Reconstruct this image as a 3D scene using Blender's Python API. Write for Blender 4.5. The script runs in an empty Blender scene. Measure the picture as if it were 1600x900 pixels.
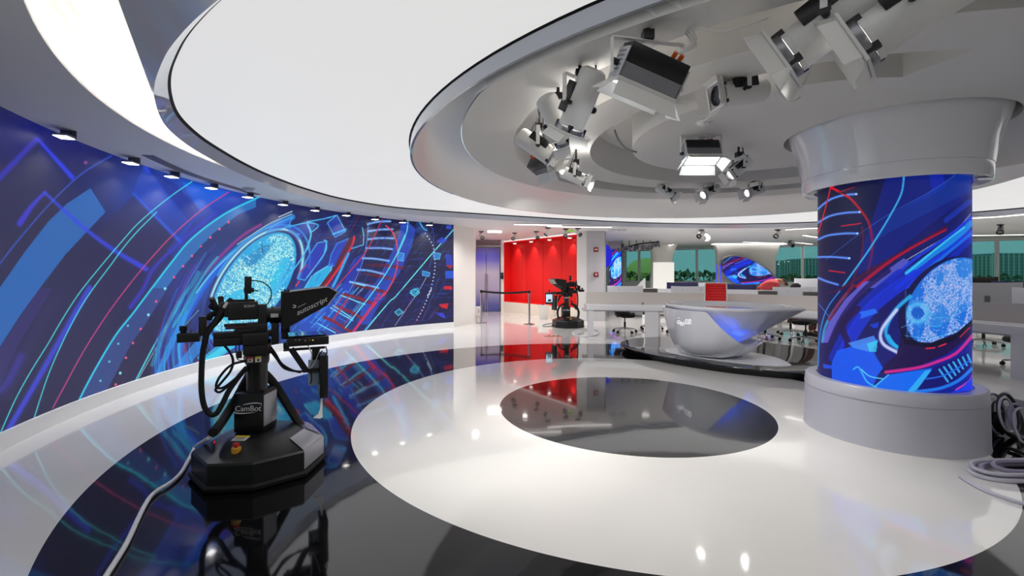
import bpy, bmesh, math, random
import numpy as np
from mathutils import Vector, Matrix
from mathutils.geometry import tessellate_polygon
random.seed(7); rng = np.random.default_rng(7)
PI = math.pi
sc = bpy.context.scene; C = sc.collection

# ------------------------------------------------------------ camera, world, light, exposure
cd = bpy.data.cameras.new('camera'); cam = bpy.data.objects.new('camera', cd); C.objects.link(cam)
cam.location = (0, 0, 1.5); cam.rotation_euler = (PI/2, 0, 0)
cd.sensor_width = 36; cd.lens = 16.0; cd.shift_y = -0.0125; cd.clip_start = .05; cd.clip_end = 800
sc.camera = cam
sc.view_settings.view_transform = 'Standard'; sc.view_settings.look = 'None'
sc.view_settings.exposure = 0.0; sc.view_settings.gamma = 1.0
sc.view_settings.use_curve_mapping = False
w = bpy.data.worlds.new('world'); sc.world = w; w.use_nodes = True
bg = w.node_tree.nodes['Background']; bg.inputs[0].default_value = (.52, .62, .66, 1); bg.inputs[1].default_value = 1.0

def lamp_area(name, loc, size, power, rot=(0, 0, 0), col=(1, 1, 1), shape='RECTANGLE', sy=None, spread=None):
    d = bpy.data.lights.new(name, 'AREA'); d.energy = power; d.color = col; d.shape = shape
    d.size = size
    if shape in ('RECTANGLE', 'ELLIPSE'): d.size_y = sy or size
    if spread: d.spread = spread
    o = bpy.data.objects.new(name, d); C.objects.link(o); o.location = loc; o.rotation_euler = rot
    return o
LIGHTBOX = 0.68; COVE = 8.
def spot(loc, tgt, power, size=70, blend=.8, rad_=.05, col=(1, .96, .91), name='spot_lamp'):
    d = bpy.data.lights.new(name, 'SPOT'); d.energy = power; d.spot_size = math.radians(size); d.spot_blend = blend; d.shadow_soft_size = rad_; d.color = col
    o = bpy.data.objects.new(name, d); C.objects.link(o); o.location = loc
    o.rotation_euler = (Vector(tgt)-Vector(loc)).to_track_quat('-Z', 'Y').to_euler(); return o
# added fill spots for the office and entrance, no fixtures built
for x, y, pw in ((4.2, 14.3, 230), (8, 13.7, 230), (7, 18, 230), (12.6, 10.4, 230), (12, 16, 230), (16, 9, 180), (17, 13, 230), (13.2, 6.5, 150), (6.2, 14.6, 200)):
    spot((x, y, 2.9), (x, y, 0), pw, 150, 1, .12)
for x, y, pw in ((-.2, 16.6, 170), (.4, 14.2, 170), (-1.1, 18.0, 60), (-1.0, 12.6, 110)): spot((x, y, 2.9), (x, y, 0), pw, 150, 1, .08)
for x, y, tx, ty, pw in ((1.9, 8.2, 3.0, 11.4, 150), (5.2, 7.4, 6.2, 9.6, 110), (.2, 8.6, .6, 14, 120)): spot((x, y, 2.82), (tx, ty, .5), pw, 85, 1, .08)  # added fixtureless spots that brighten the bench fronts and the entrance
# bare fill spots behind the camera, no fixtures built
for x, y, pw in ((-1.6, -1.2, 60), (1.8, -1.4, 60), (4.6, -.6, 60)): spot((x, y, 2.85), (x*.8, y+1.6, 0), pw, 140, 1, .10)

# ------------------------------------------------------------ materials
def lin(c):
    c = [x/255. for x in c]
    return [x/12.92 if x <= .04045 else ((x+.055)/1.055)**2.4 for x in c]
MATS = {}
def mat(name, col, rough=.5, metal=0., spec=.5, emit=None, es=1., coat=0., trans=0., ior=1.5, alpha=1., srgb=True, bump=0, bscale=200):
    if name in MATS: return MATS[name]
    m = bpy.data.materials.new(name); m.use_nodes = True; nt = m.node_tree; b = nt.nodes['Principled BSDF']
    c = (lin(col) if srgb else list(col))+[1]
    b.inputs['Base Color'].default_value = c; b.inputs['Roughness'].default_value = rough
    b.inputs['Metallic'].default_value = metal; b.inputs['Specular IOR Level'].default_value = spec
    b.inputs['Coat Weight'].default_value = coat; b.inputs['Coat Roughness'].default_value = .03
    b.inputs['Transmission Weight'].default_value = trans; b.inputs['IOR'].default_value = ior; b.inputs['Alpha'].default_value = alpha
    if emit is not None:
        b.inputs['Emission Color'].default_value = (lin(emit) if srgb else list(emit))+[1]; b.inputs['Emission Strength'].default_value = es
    # every surface gets a faint procedural variation of its sheen
    n = nt.nodes.new('ShaderNodeTexNoise'); n.inputs['Scale'].default_value = 1.3; n.inputs['Detail'].default_value = 1
    tc = nt.nodes.new('ShaderNodeTexCoord'); nt.links.new(tc.outputs['Object'], n.inputs['Vector'])
    mr = nt.nodes.new('ShaderNodeMapRange'); mr.inputs['To Min'].default_value = max(0, rough*.85); mr.inputs['To Max'].default_value = min(1, rough*1.15)
    nt.links.new(n.outputs['Fac'], mr.inputs['Value']); nt.links.new(mr.outputs['Result'], b.inputs['Roughness'])
    if bump:
        n2 = nt.nodes.new('ShaderNodeTexNoise'); n2.inputs['Scale'].default_value = bscale; nt.links.new(tc.outputs['Object'], n2.inputs['Vector'])
        bp = nt.nodes.new('ShaderNodeBump'); bp.inputs['Strength'].default_value = bump; bp.inputs['Distance'].default_value = .01
        nt.links.new(n2.outputs['Fac'], bp.inputs['Height']); nt.links.new(bp.outputs['Normal'], b.inputs['Normal'])
    MATS[name] = m
    return m
M_white = mat('white_paint', (232, 231, 229), .45)
M_gloss = mat('white_gloss', (228, 229, 234), .10, coat=.6)
M_ceil = mat('ceiling_paint', (222, 221, 222), .55)
M_glossceil = mat('glossy_ceiling', (200, 202, 214), .12, coat=.5)
M_lip = mat('polished_trim', (176, 180, 192), .06, coat=1.)
M_cone = mat('lacquered_cove', (244, 243, 240), .42, coat=.12)
M_dome = mat('recess_white', (240, 239, 236), .35, coat=.3)
M_black = mat('black_metal', (14, 14, 15), .42)
M_blackp = mat('black_plastic', (8, 8, 9), .3)
M_rubber = mat('black_rubber', (10, 10, 11), .7)
M_gap = mat('shadow_gap', (4, 4, 5), .9)
M_chrome = mat('chrome', (190, 190, 195), .15, metal=1.)
M_alu = mat('brushed_aluminium', (150, 150, 156), .32, metal=.9)
M_lightbox = mat('stretch_lightbox', (110, 110, 112), .5, emit=(255, 254, 253), es=LIGHTBOX)
M_emit = mat('lamp_diffuser', (250, 250, 250), .5, emit=(255, 250, 242), es=6.)
M_emit2 = mat('light_strip', (250, 250, 250), .5, emit=(255, 251, 246), es=2.2)
M_red = mat('red_panel', (228, 14, 12), .55)
M_fixw = mat('fixture_white', (222, 221, 218), .35)
M_desk = mat('desk_laminate', (232, 231, 235), .3)
M_grey = mat('pillar_grey', (192, 190, 195), .5)

# ------------------------------------------------------------ mesh helpers
def frame(d, up=Vector((0, 0, 1))):
    d = Vector(d).normalized()
    if abs(d.dot(up)) > .98: up = Vector((0, 1, 0))
    x = up.cross(d).normalized(); y = d.cross(x)
    return x, y, d
class MB:
    def __init__(s): s.v = []; s.f = []
    def add(s, vs, fs, M=None):
        k = len(s.v)
        for p in vs:
            p = Vector(p)
            s.v.append(tuple(M @ p) if M is not None else tuple(p))
        s.f += [tuple(k+i for i in f) for f in fs]; return s
    def box(s, c, d, rz=0, M=None):
        x, y, z = [a/2 for a in d]; R = Matrix.Translation(c) @ Matrix.Rotation(rz, 4, 'Z')
        if M is not None: R = M @ R
        return s.add([(-x,-y,-z),(x,-y,-z),(x,y,-z),(-x,y,-z),(-x,-y,z),(x,-y,z),(x,y,z),(-x,y,z)],
                     [(0,3,2,1),(4,5,6,7),(0,1,5,4),(1,2,6,5),(2,3,7,6),(3,0,4,7)], R)
    def bar(s, p0, p1, w, h, up=(0, 0, 1)):
        p0 = Vector(p0); p1 = Vector(p1); x, y, d = frame(p1-p0, Vector(up))
        vs = [q+x*(a*w/2)+y*(b*h/2) for q in (p0, p1) for a, b in ((-1,-1),(1,-1),(1,1),(-1,1))]
        return s.add(vs, [(0,1,2,3),(7,6,5,4),(0,4,5,1),(1,5,6,2),(2,6,7,3),(3,7,4,0)])
    def cyl(s, p0, p1, r0, r1=None, n=20, caps=True, M=None):
        r1 = r0 if r1 is None else r1
        p0 = Vector(p0); p1 = Vector(p1); x, y, d = frame(p1-p0)
        vs = [p0+(x*math.cos(a)+y*math.sin(a))*r0 for a in [2*PI*i/n for i in range(n)]] + \
             [p1+(x*math.cos(a)+y*math.sin(a))*r1 for a in [2*PI*i/n for i in range(n)]]
        fs = [(i, (i+1) % n, n+(i+1) % n, n+i) for i in range(n)]
        if caps: fs += [tuple(range(n-1, -1, -1)), tuple(range(n, 2*n))]
        return s.add(vs, fs, M)
    def tube(s, pts, r, n=8, smooth=4):
        P = [Vector(p) for p in (crs(pts, smooth) if smooth and len(pts) > 2 else pts)]
        k = len(s.v); m = len(P); x = None
        for i, p in enumerate(P):
            d = (P[min(i+1, m-1)]-P[max(i-1, 0)]).normalized()
            if x is None: x = frame(d)[0]
            x = (x-d*x.dot(d)).normalized(); y = d.cross(x)
            rr = r(i/(m-1)) if callable(r) else r
            for j in range(n):
                a = 2*PI*j/n; s.v.append(tuple(p+(x*math.cos(a)+y*math.sin(a))*rr))
        for i in range(m-1):
            for j in range(n):
                s.f.append((k+i*n+j, k+i*n+(j+1) % n, k+(i+1)*n+(j+1) % n, k+(i+1)*n+j))
        s.f += [tuple(k+j for j in range(n-1, -1, -1)), tuple(k+(m-1)*n+j for j in range(n))]
        return s
    def lathe(s, prof, c=(0, 0, 0), n=40, M=None, close=False):
        k = len(prof); vs = [(c[0]+r*math.cos(2*PI*i/n), c[1]+r*math.sin(2*PI*i/n), c[2]+z) for i in range(n) for r, z in prof]
        fs = [(i*k+j, ((i+1) % n)*k+j, ((i+1) % n)*k+j+1, i*k+j+1) for i in range(n) for j in range(k-1)]
        if close: fs += [(i*k+k-1, ((i+1) % n)*k+k-1, ((i+1) % n)*k, i*k) for i in range(n)]
        return s.add(vs, fs, M)
    def prism(s, poly, z0, z1, M=None):
        n = len(poly); vs = [(x, y, z0) for x, y in poly]+[(x, y, z1) for x, y in poly]
        return s.add(vs, [tuple(range(n-1, -1, -1)), tuple(range(n, 2*n))]+[(i, (i+1) % n, n+(i+1) % n, n+i) for i in range(n)], M)
    def loft(s, rings, cap=True, closed=True):
        n = len(rings[0]); k = len(s.v)
        for r in rings: s.v += [tuple(p) for p in r]
        for i in range(len(rings)-1):
            for j in range(n if closed else n-1):
                s.f.append((k+i*n+j, k+i*n+(j+1) % n, k+(i+1)*n+(j+1) % n, k+(i+1)*n+j))
        if cap: s.f += [tuple(k+j for j in range(n-1, -1, -1)), tuple(k+(len(rings)-1)*n+j for j in range(n))]
        return s
    def build(s, name, m, parent=None, world=False, bevel=0, seg=2, smooth=True, sharp=35, label=None, solid=0, fix=True):
        me = bpy.data.meshes.new(name)
        V = s.v
        if world and parent is not None:
            I = (Matrix.Translation(parent['_l']) @ Matrix.Rotation(parent['_r'], 4, 'Z')).inverted()
            V = [tuple(I @ Vector(p)) for p in V]
        me.from_pydata(V, [], s.f); me.validate()
        if fix or bevel or solid:
            bm = bmesh.new(); bm.from_mesh(me)
            if fix: bmesh.ops.recalc_face_normals(bm, faces=bm.faces)
            if solid: bmesh.ops.solidify(bm, geom=bm.faces[:], thickness=solid)
            if bevel:
                es = [e for e in bm.edges if len(e.link_faces) == 2 and e.calc_face_angle(0) > .6]
                bmesh.ops.bevel(bm, geom=es, offset=bevel, segments=seg, affect='EDGES', profile=.6)
            bm.to_mesh(me); bm.free()
        if smooth:
            me.polygons.foreach_set('use_smooth', [True]*len(me.polygons))
            try: me.set_sharp_from_angle(angle=math.radians(sharp))
            except Exception: pass
        if m: me.materials.append(m)
        o = bpy.data.objects.new(name, me); C.objects.link(o)
        if parent is not None: o.parent = parent
        if label: o['label'] = label
        return o
def crs(pts, k=6, closed=False):
    P = [Vector(p) for p in pts]; n = len(P); out = []
    if n < 3: return P
    rngi = range(n if closed else n-1)
    for i in rngi:
        if closed: a, b, c, d = P[(i-1) % n], P[i], P[(i+1) % n], P[(i+2) % n]
        else: a, b, c, d = P[max(i-1, 0)], P[i], P[i+1], P[min(i+2, n-1)]
        for j in range(k):
            t = j/k
            out.append(.5*((2*b)+(c-a)*t+(2*a-5*b+4*c-d)*t*t+(3*b-a-3*c+d)*t**3))
    if not closed: out.append(P[-1])
    return out
def tag(o, label, cat, group=None, kind=None):
    if label: o['label'] = label
    if cat: o['category'] = cat
    if group: o['group'] = group
    if kind: o['kind'] = kind
    return o
def thing(name, label, cat, loc=(0, 0, 0), rz=0, group=None):
    o = bpy.data.objects.new(name, None); C.objects.link(o); o.empty_display_size = .1
    o.location = loc; o.rotation_euler = (0, 0, rz); o['_l'] = list(loc); o['_r'] = float(rz)
    return tag(o, label, cat, group)
def struct(o): o['kind'] = 'structure'; return o
def copy_tree(o, loc=None, rz=None, label=None, parent=None, eul=None):
    c = o.copy(); C.objects.link(c)
    if parent is not None: c.parent = parent
    for ch in list(o.children): copy_tree(ch, parent=c)
    if loc is not None: c.location = loc
    if rz is not None: c.rotation_euler = (0, 0, rz)
    if eul is not None: c.rotation_euler = eul
    if label: c['label'] = label
    return c
def at(px, py, Y=None, z=None):
    if Y is None: Y = 711*(z-1.5)/(430-py)
    return Vector(((px-800)/711*Y, Y, 1.5+(430-py)/711*Y))
def text_mesh(s, size, depth=.002, font=None):
    cu = bpy.data.curves.new('lettering', 'FONT'); cu.body = s; cu.size = size; cu.extrude = depth; cu.align_x = 'CENTER'; cu.align_y = 'CENTER'
    ob = bpy.data.objects.new('lettering', cu); C.objects.link(ob)
    dg = bpy.context.evaluated_depsgraph_get(); me = bpy.data.meshes.new_from_object(ob.evaluated_get(dg))
    vs = [tuple(v.co) for v in me.vertices]; fs = [tuple(p.vertices) for p in me.polygons]
    bpy.data.objects.remove(ob); bpy.data.curves.remove(cu); bpy.data.meshes.remove(me)
    mb = MB(); mb.v = vs; mb.f = fs
    return mb
def lettering(name, s, size, origin, xd, yd, m, parent, sx=1, depth=.002, shear=0):
    mb = text_mesh(s, size, depth); xd = Vector(xd).normalized(); yd = Vector(yd).normalized(); zd = xd.cross(yd)
    o = Vector(origin)
    mb.v = [tuple(o+xd*(p[0]*sx+shear*p[1])+yd*p[1]+zd*p[2]) for p in mb.v]
    return mb.build(name, m, parent, world=True, smooth=False, fix=False)

# ------------------------------------------------------------ floor
def floor_material():
    m = bpy.data.materials.new('resin_floor'); m.use_nodes = True; nt = m.node_tree; b = nt.nodes['Principled BSDF']
    L = nt.links.new
    g = nt.nodes.new('ShaderNodeNewGeometry'); d = nt.nodes.new('ShaderNodeVectorMath'); d.operation = 'DISTANCE'
    d.inputs[1].default_value = (1.34, 5.22, 0); L(g.outputs['Position'], d.inputs[0])
    def lt(v):
        n = nt.nodes.new('ShaderNodeMath'); n.operation = 'LESS_THAN'; n.inputs[1].default_value = v; L(d.outputs['Value'], n.inputs[0]); return n
    a, bb, c = lt(1.48), lt(3.005), lt(4.775)
    s = nt.nodes.new('ShaderNodeMath'); s.operation = 'SUBTRACT'; L(c.outputs[0], s.inputs[0]); L(bb.outputs[0], s.inputs[1])
    t = nt.nodes.new('ShaderNodeMath'); t.operation = 'ADD'; L(s.outputs[0], t.inputs[0]); L(a.outputs[0], t.inputs[1])
    n = nt.nodes.new('ShaderNodeTexNoise'); n.inputs['Scale'].default_value = .6; n.inputs['Detail'].default_value = 4; L(g.outputs['Position'], n.inputs['Vector'])
    rp = nt.nodes.new('ShaderNodeValToRGB'); L(n.outputs['Fac'], rp.inputs[0])
    rp.color_ramp.elements[0].color = lin((226, 224, 220))+[1]; rp.color_ramp.elements[1].color = lin((236, 235, 232))+[1]
    mx = nt.nodes.new('ShaderNodeMix'); mx.data_type = 'RGBA'; L(t.outputs[0], mx.inputs['Factor']); L(rp.outputs[0], mx.inputs['A']); mx.inputs['B'].default_value = lin((12, 12, 14))+[1]
    L(mx.outputs['Result'], b.inputs['Base Color'])
    b.inputs['Roughness'].default_value = .06; b.inputs['IOR'].default_value = 1.55; b.inputs['Coat Weight'].default_value = .35; b.inputs['Coat Roughness'].default_value = .02
    n2 = nt.nodes.new('ShaderNodeTexNoise'); n2.inputs['Scale'].default_value = 2.8; n2.inputs['Detail'].default_value = 2; L(g.outputs['Position'], n2.inputs['Vector'])
    bp = nt.nodes.new('ShaderNodeBump'); bp.inputs['Strength'].default_value = .06; bp.inputs['Distance'].default_value = .02; L(n2.outputs['Fac'], bp.inputs['Height'])
    L(bp.outputs['Normal'], b.inputs['Normal'])
    return m
ROOM = [(-9, -4), (32, -4), (32, 9.75), (3.15, 28.25), (-9, 28.25)]
mb = MB(); mb.prism(ROOM, -.1, 0); struct(mb.build('floor', floor_material(), smooth=False))

# ------------------------------------------------------------ ceiling plan curves
CEN = (1.6, 5.9)
def circ_pts(c, r, n=96): return [(c[0]+r*math.cos(2*PI*i/n), c[1]+r*math.sin(2*PI*i/n)) for i in range(n)]
LCURVE = [(-1.22, 2.16), (-1.52, 2.36), (-1.83, 2.59), (-2.17, 2.88), (-2.45, 3.16), (-2.72, 3.46), (-2.99, 3.82), (-3.26, 4.25), (-3.44, 4.64), (-3.60, 5.12), (-3.71, 5.62),
          (-3.82, 6.3), (-3.87, 7.1), (-3.80, 8.2), (-3.50, 9.35), (-2.7, 10.5), (-1.3, 11.35), (0, 12.0), (1.9, 12.85), (3.9, 13.55), (6, 13.85), (7.9, 13.7), (9.8, 12.9), (11.2, 11.6), (12.1, 10.0),
          (12.3, 8), (11.9, 6), (10.8, 4), (8.8, 2.2), (6.2, 1.1), (4.0, .75), (2.4, .85), (1.0, 1.25), (-.2, 1.65)]
Lc = [tuple(p[:2]) for p in crs([(x, y, 0) for x, y in LCURVE], 5, closed=True)]
def polar_r(poly, th, c=CEN):
    dx, dy = math.cos(th), math.sin(th); best = None
    for i in range(len(poly)):
        x1, y1 = poly[i]; x2, y2 = poly[(i+1) % len(poly)]
        x1 -= c[0]; x2 -= c[0]; y1 -= c[1]; y2 -= c[1]
        ex, ey = x2-x1, y2-y1; den = dx*ey-dy*ex
        if abs(den) < 1e-9: continue
        t = (x1*ey-y1*ex)/den; u = (x1*dy-y1*dx)/den
        if t > 0 and -1e-6 <= u <= 1+1e-6: best = t if best is None else max(best, t)
    return best
NT = 480; TH = [2*PI*i/NT for i in range(NT)]
E1c = circ_pts((1.615, 5.91), 5.467, 200)
def line_r(th, p=(-2.05, 2.36), q=(-2.97, 3.79)):
    dx, dy = math.cos(th), math.sin(th); ex, ey = q[0]-p[0], q[1]-p[1]; den = dx*ey-dy*ex
    if abs(den) < 1e-9: return 99
    x1, y1 = p[0]-CEN[0], p[1]-CEN[1]; t = (x1*ey-y1*ex)/den
    return t if t > 0 else 99
Li = []
for i in range(len(Lc)):
    (xa, ya), (xb, yb) = Lc[i-1], Lc[(i+1) % len(Lc)]; d_ = math.hypot(xb-xa, yb-ya); nx, ny = (yb-ya)/d_, -(xb-xa)/d_
    if (CEN[0]-Lc[i][0])*nx+(CEN[1]-Lc[i][1])*ny < 0: nx, ny = -nx, -ny
    Li.append((Lc[i][0]+nx*.085, Lc[i][1]+ny*.085))
rI = [polar_r(Li, t) for t in TH]
rL = [polar_r(Lc, t) for t in TH]; rE = [polar_r(E1c, t) for t in TH]
rO = [max(a+.02, b) for a, b in zip(rL, rE)]
rM = [min(max(a+.02, line_r(t) if CEN[1]+a*math.sin(t) < 3.86 else 0), o) for a, t, o in zip(rL, TH, rO)]
def pol(r, th): return (CEN[0]+r*math.cos(th), CEN[1]+r*math.sin(th))
def strip(rA, zA, rB, zB, mb=None):
    mb = mb or MB(); k = len(mb.v); n = len(rA)
    for i in range(n): mb.v.append((*pol(rA[i], TH[i]), zA))
    for i in range(n): mb.v.append((*pol(rB[i], TH[i]), zB))
    for i in range(n):
        j = (i+1) % n
        if zA == zB and abs(rA[i]-rB[i]) < 1e-4 and abs(rA[j]-rB[j]) < 1e-4: continue
        mb.f.append((k+i, k+j, k+n+j, k+n+i))
    return mb
def plate(outer, holes, z, zt=None, mb=None):
    mb = mb or MB(); loops = [outer]+holes
    flat = [Vector((x, y, 0)) for l in loops for x, y in l]
    tris = tessellate_polygon([[Vector((x, y, 0)) for x, y in l] for l in loops])
    k = len(mb.v); mb.v += [(p.x, p.y, z) for p in flat]; mb.f += [(k+a, k+b, k+c) for a, b, c in tris]
    if zt is not None:
        for l in holes:
            k = len(mb.v); n = len(l); mb.v += [(x, y, z) for x, y in l]+[(x, y, zt) for x, y in l]
            mb.f += [(k+i, k+(i+1) % n, k+n+(i+1) % n, k+n+i) for i in range(n)]
    return mb
ZA, ZB, ZL = 2.95, 2.93, 3.06
mb = plate(ROOM, [[pol(r, t) for r, t in zip(rO, TH)]], ZA)
struct(mb.build('ceiling', M_ceil, smooth=False))
# tall recess behind the soffit edge, lit by a hidden cove
HID = [min(1, max(0, (o-m-.01)/.07)) for o, m in zip(rO, rM)]     # ledge width behind the soffit lip
mb = MB(); zs = [(0, ZA+.025, ), (1, ZA+.025)]
rH = [o+.22*h for o, h in zip(rO, HID)]
strip(rO, ZA, rO, ZA+.02, mb); strip(rO, ZA+.02, rH, ZA+.02, mb)
NP = 9; prev = (rH, [ZA+.02]*NT)
for k in range(1, NP+1):
    f = k/NP; r_ = [h+(m-h)*f for h, m in zip(rH, rM)]
    z_ = [ZA+(.02*(1-f))+.36*h*math.sin(PI*min(1, f*1.0))**.55*(1-.0*f) if k < NP else ZA for h in HID]
    k0 = len(mb.v)
    for rr, zz_ in (prev, (r_, z_)): mb.v += [(*pol(rr[i], TH[i]), zz_[i]) for i in range(NT)]
    mb.f += [(k0+i, k0+(i+1) % NT, k0+NT+(i+1) % NT, k0+NT+i) for i in range(NT)]; prev = (r_, z_)
struct(mb.build('ceiling', M_dome, sharp=60))
# hidden cove strips lying on the ledge
idx = [i for i in range(NT) if HID[i] > .6]; runs = []
for i in idx:
    if runs and i == runs[-1][-1]+1: runs[-1].append(i)
    else: runs.append([i])
for run in runs:
    if len(run) < 4: continue
    P = [(*pol(rO[i]+.11, TH[i]), ZA+.045) for i in run]
    cl = thing('cove_strip', 'hidden warm white cove light strip above the soffit edge', 'light strip', P[len(P)//2])
    MB().tube(P, .022, n=6, smooth=0).build('tube', mat('cove_tube', (255, 255, 255), .5, emit=(255, 249, 240), es=COVE), cl, world=True)
struct(strip(rM, ZA, [max(a+.0, min(m, a+.0)) for a, m in zip(rL, rM)], ZB).build('ceiling', M_glossceil))
# polished lip of the light panel and its shadow gap
struct(strip(rL, ZB, rI, ZL-.022).build('trim_1', M_lip))
struct(strip(rI, ZL-.022, [r-.022 for r in rI], ZL+.004).build('trim_2', M_gap, smooth=False))
R1C, R1 = (3.68, 6.44), 5.0
R1K = [(-75, 5.0), (-45, 4.10), (-20, 3.62), (1, 3.66), (17, 4.26), (38, 4.75), (62, 5.0), (285, 5.0)]
def r1(a):
    for (a0, v0), (a1, v1) in zip(R1K, R1K[1:]):
        if a0 <= a <= a1: f = (a-a0)/(a1-a0); return v0+(v1-v0)*f
def ring1(off=0, n=160):
    rr = [r1((360*i/n+75) % 360-75) for i in range(n)]
    for _ in range(3): rr = [(rr[i-1]+2*rr[i]+rr[(i+1) % n])/4 for i in range(n)]
    return [(R1C[0]+(r+off)*math.cos(2*PI*i/n), R1C[1]+(r+off)*math.sin(2*PI*i/n)) for i, r in enumerate(rr)]
def ringloft(prof): return MB().loft([[(x, y, z) for x, y in ring1(o)] for o, z in prof], cap=False)
mb = plate([pol(r-.0, t) for r, t in zip(rI, TH)], [ring1(-.05)], ZL+.005)
lb = mb.build('light_panel', M_lightbox, smooth=False)
lb.name = 'luminous_ceiling'; tag(lb, 'huge glowing white crescent light panel set into the studio ceiling', 'light panel')
# dropped ring
c = (R1C[0], R1C[1], 0)
struct(ringloft([(0, ZL-.012), (0, ZB), (-.025, ZB)]).build('trim_3', M_lip))
struct(ringloft([(.014, ZL), (-.002, ZL-.014)]).build('trim_4', M_gap, smooth=False))
R2C, R2, RL3, RS3 = (2.95, 4.79), 3.456, 2.89, 2.46
ZS = 2.88
RIN = ring1(-.055)
def clip_r(P):      # keep the inner disc inside the dropped ring
    out = []
    for x, y in P:
        dx, dy = x-R2C[0], y-R2C[1]; L_ = math.hypot(dx, dy); ux, uy = dx/L_, dy/L_; bx, by = R2C[0]-R1C[0], R2C[1]-R1C[1]
        t = polar_r(RIN, math.atan2(uy, ux), R2C); k = min(L_, t); out.append((R2C[0]+ux*k, R2C[1]+uy*k))
    return out
N = 160; a1 = ring1(-.025); a2 = clip_r(circ_pts(R2C, R2+.012, N))
mb = MB(); K = 10
rings = []
for k in range(K+1):
    f = k/K
    rings.append([(p[0]*(1-f)+q[0]*f, p[1]*(1-f)+q[1]*f, ZB-.045*f+.24*math.sin(f*PI)**.8*min(1, math.hypot(p[0]-q[0], p[1]-q[1])/.7) if f < 1 else ZB-.045) for p, q in zip(a1, a2)])
mb.loft(rings, cap=False); struct(mb.build('ceiling', M_cone, sharp=60))
# low disc ceiling with two lamp troughs and the column opening
def crescent(c0, r0, a0, a1, c1, r1, n=70):
    P = [(c0[0]+r0*math.cos(a0+(a1-a0)*i/n), c0[1]+r0*math.sin(a0+(a1-a0)*i/n)) for i in range(n+1)]
    Q = [(c1[0]+r1*math.cos(b0+(b1-b0)*i/n), c1[1]+r1*math.sin(b0+(b1-b0)*i/n)) for b0, b1 in [(a1, a0)] for i in range(n+1)]
    return P+Q
rad = math.radians
h1 = crescent((2.9, 4.79), RL3, rad(30), rad(322), (2.9, 4.79), RS3)
h2 = crescent((2.83, 4.766), 1.985, rad(32), rad(270), (2.72, 4.62), 1.45)
h3 = circ_pts((3.637, 4.396), .87, 64)
disc = clip_r(circ_pts(R2C, R2, 160))
mb = plate(disc, [h1, h2, h3], ZS, 3.25)
k = len(mb.v); n = len(disc); mb.v += [(x, y, ZS) for x, y in disc]+[(x, y, 3.35) for x, y in disc]
mb.f += [(k+i, k+(i+1) % n, k+n+(i+1) % n, k+n+i) for i in range(n)]
struct(mb.build('ceiling', mat('disc_paint', (222, 220, 216), .6)))
struct(plate(disc, [], 3.25).build('ceiling', mat('trough_paint', (234, 232, 228), .6), smooth=False))

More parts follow.
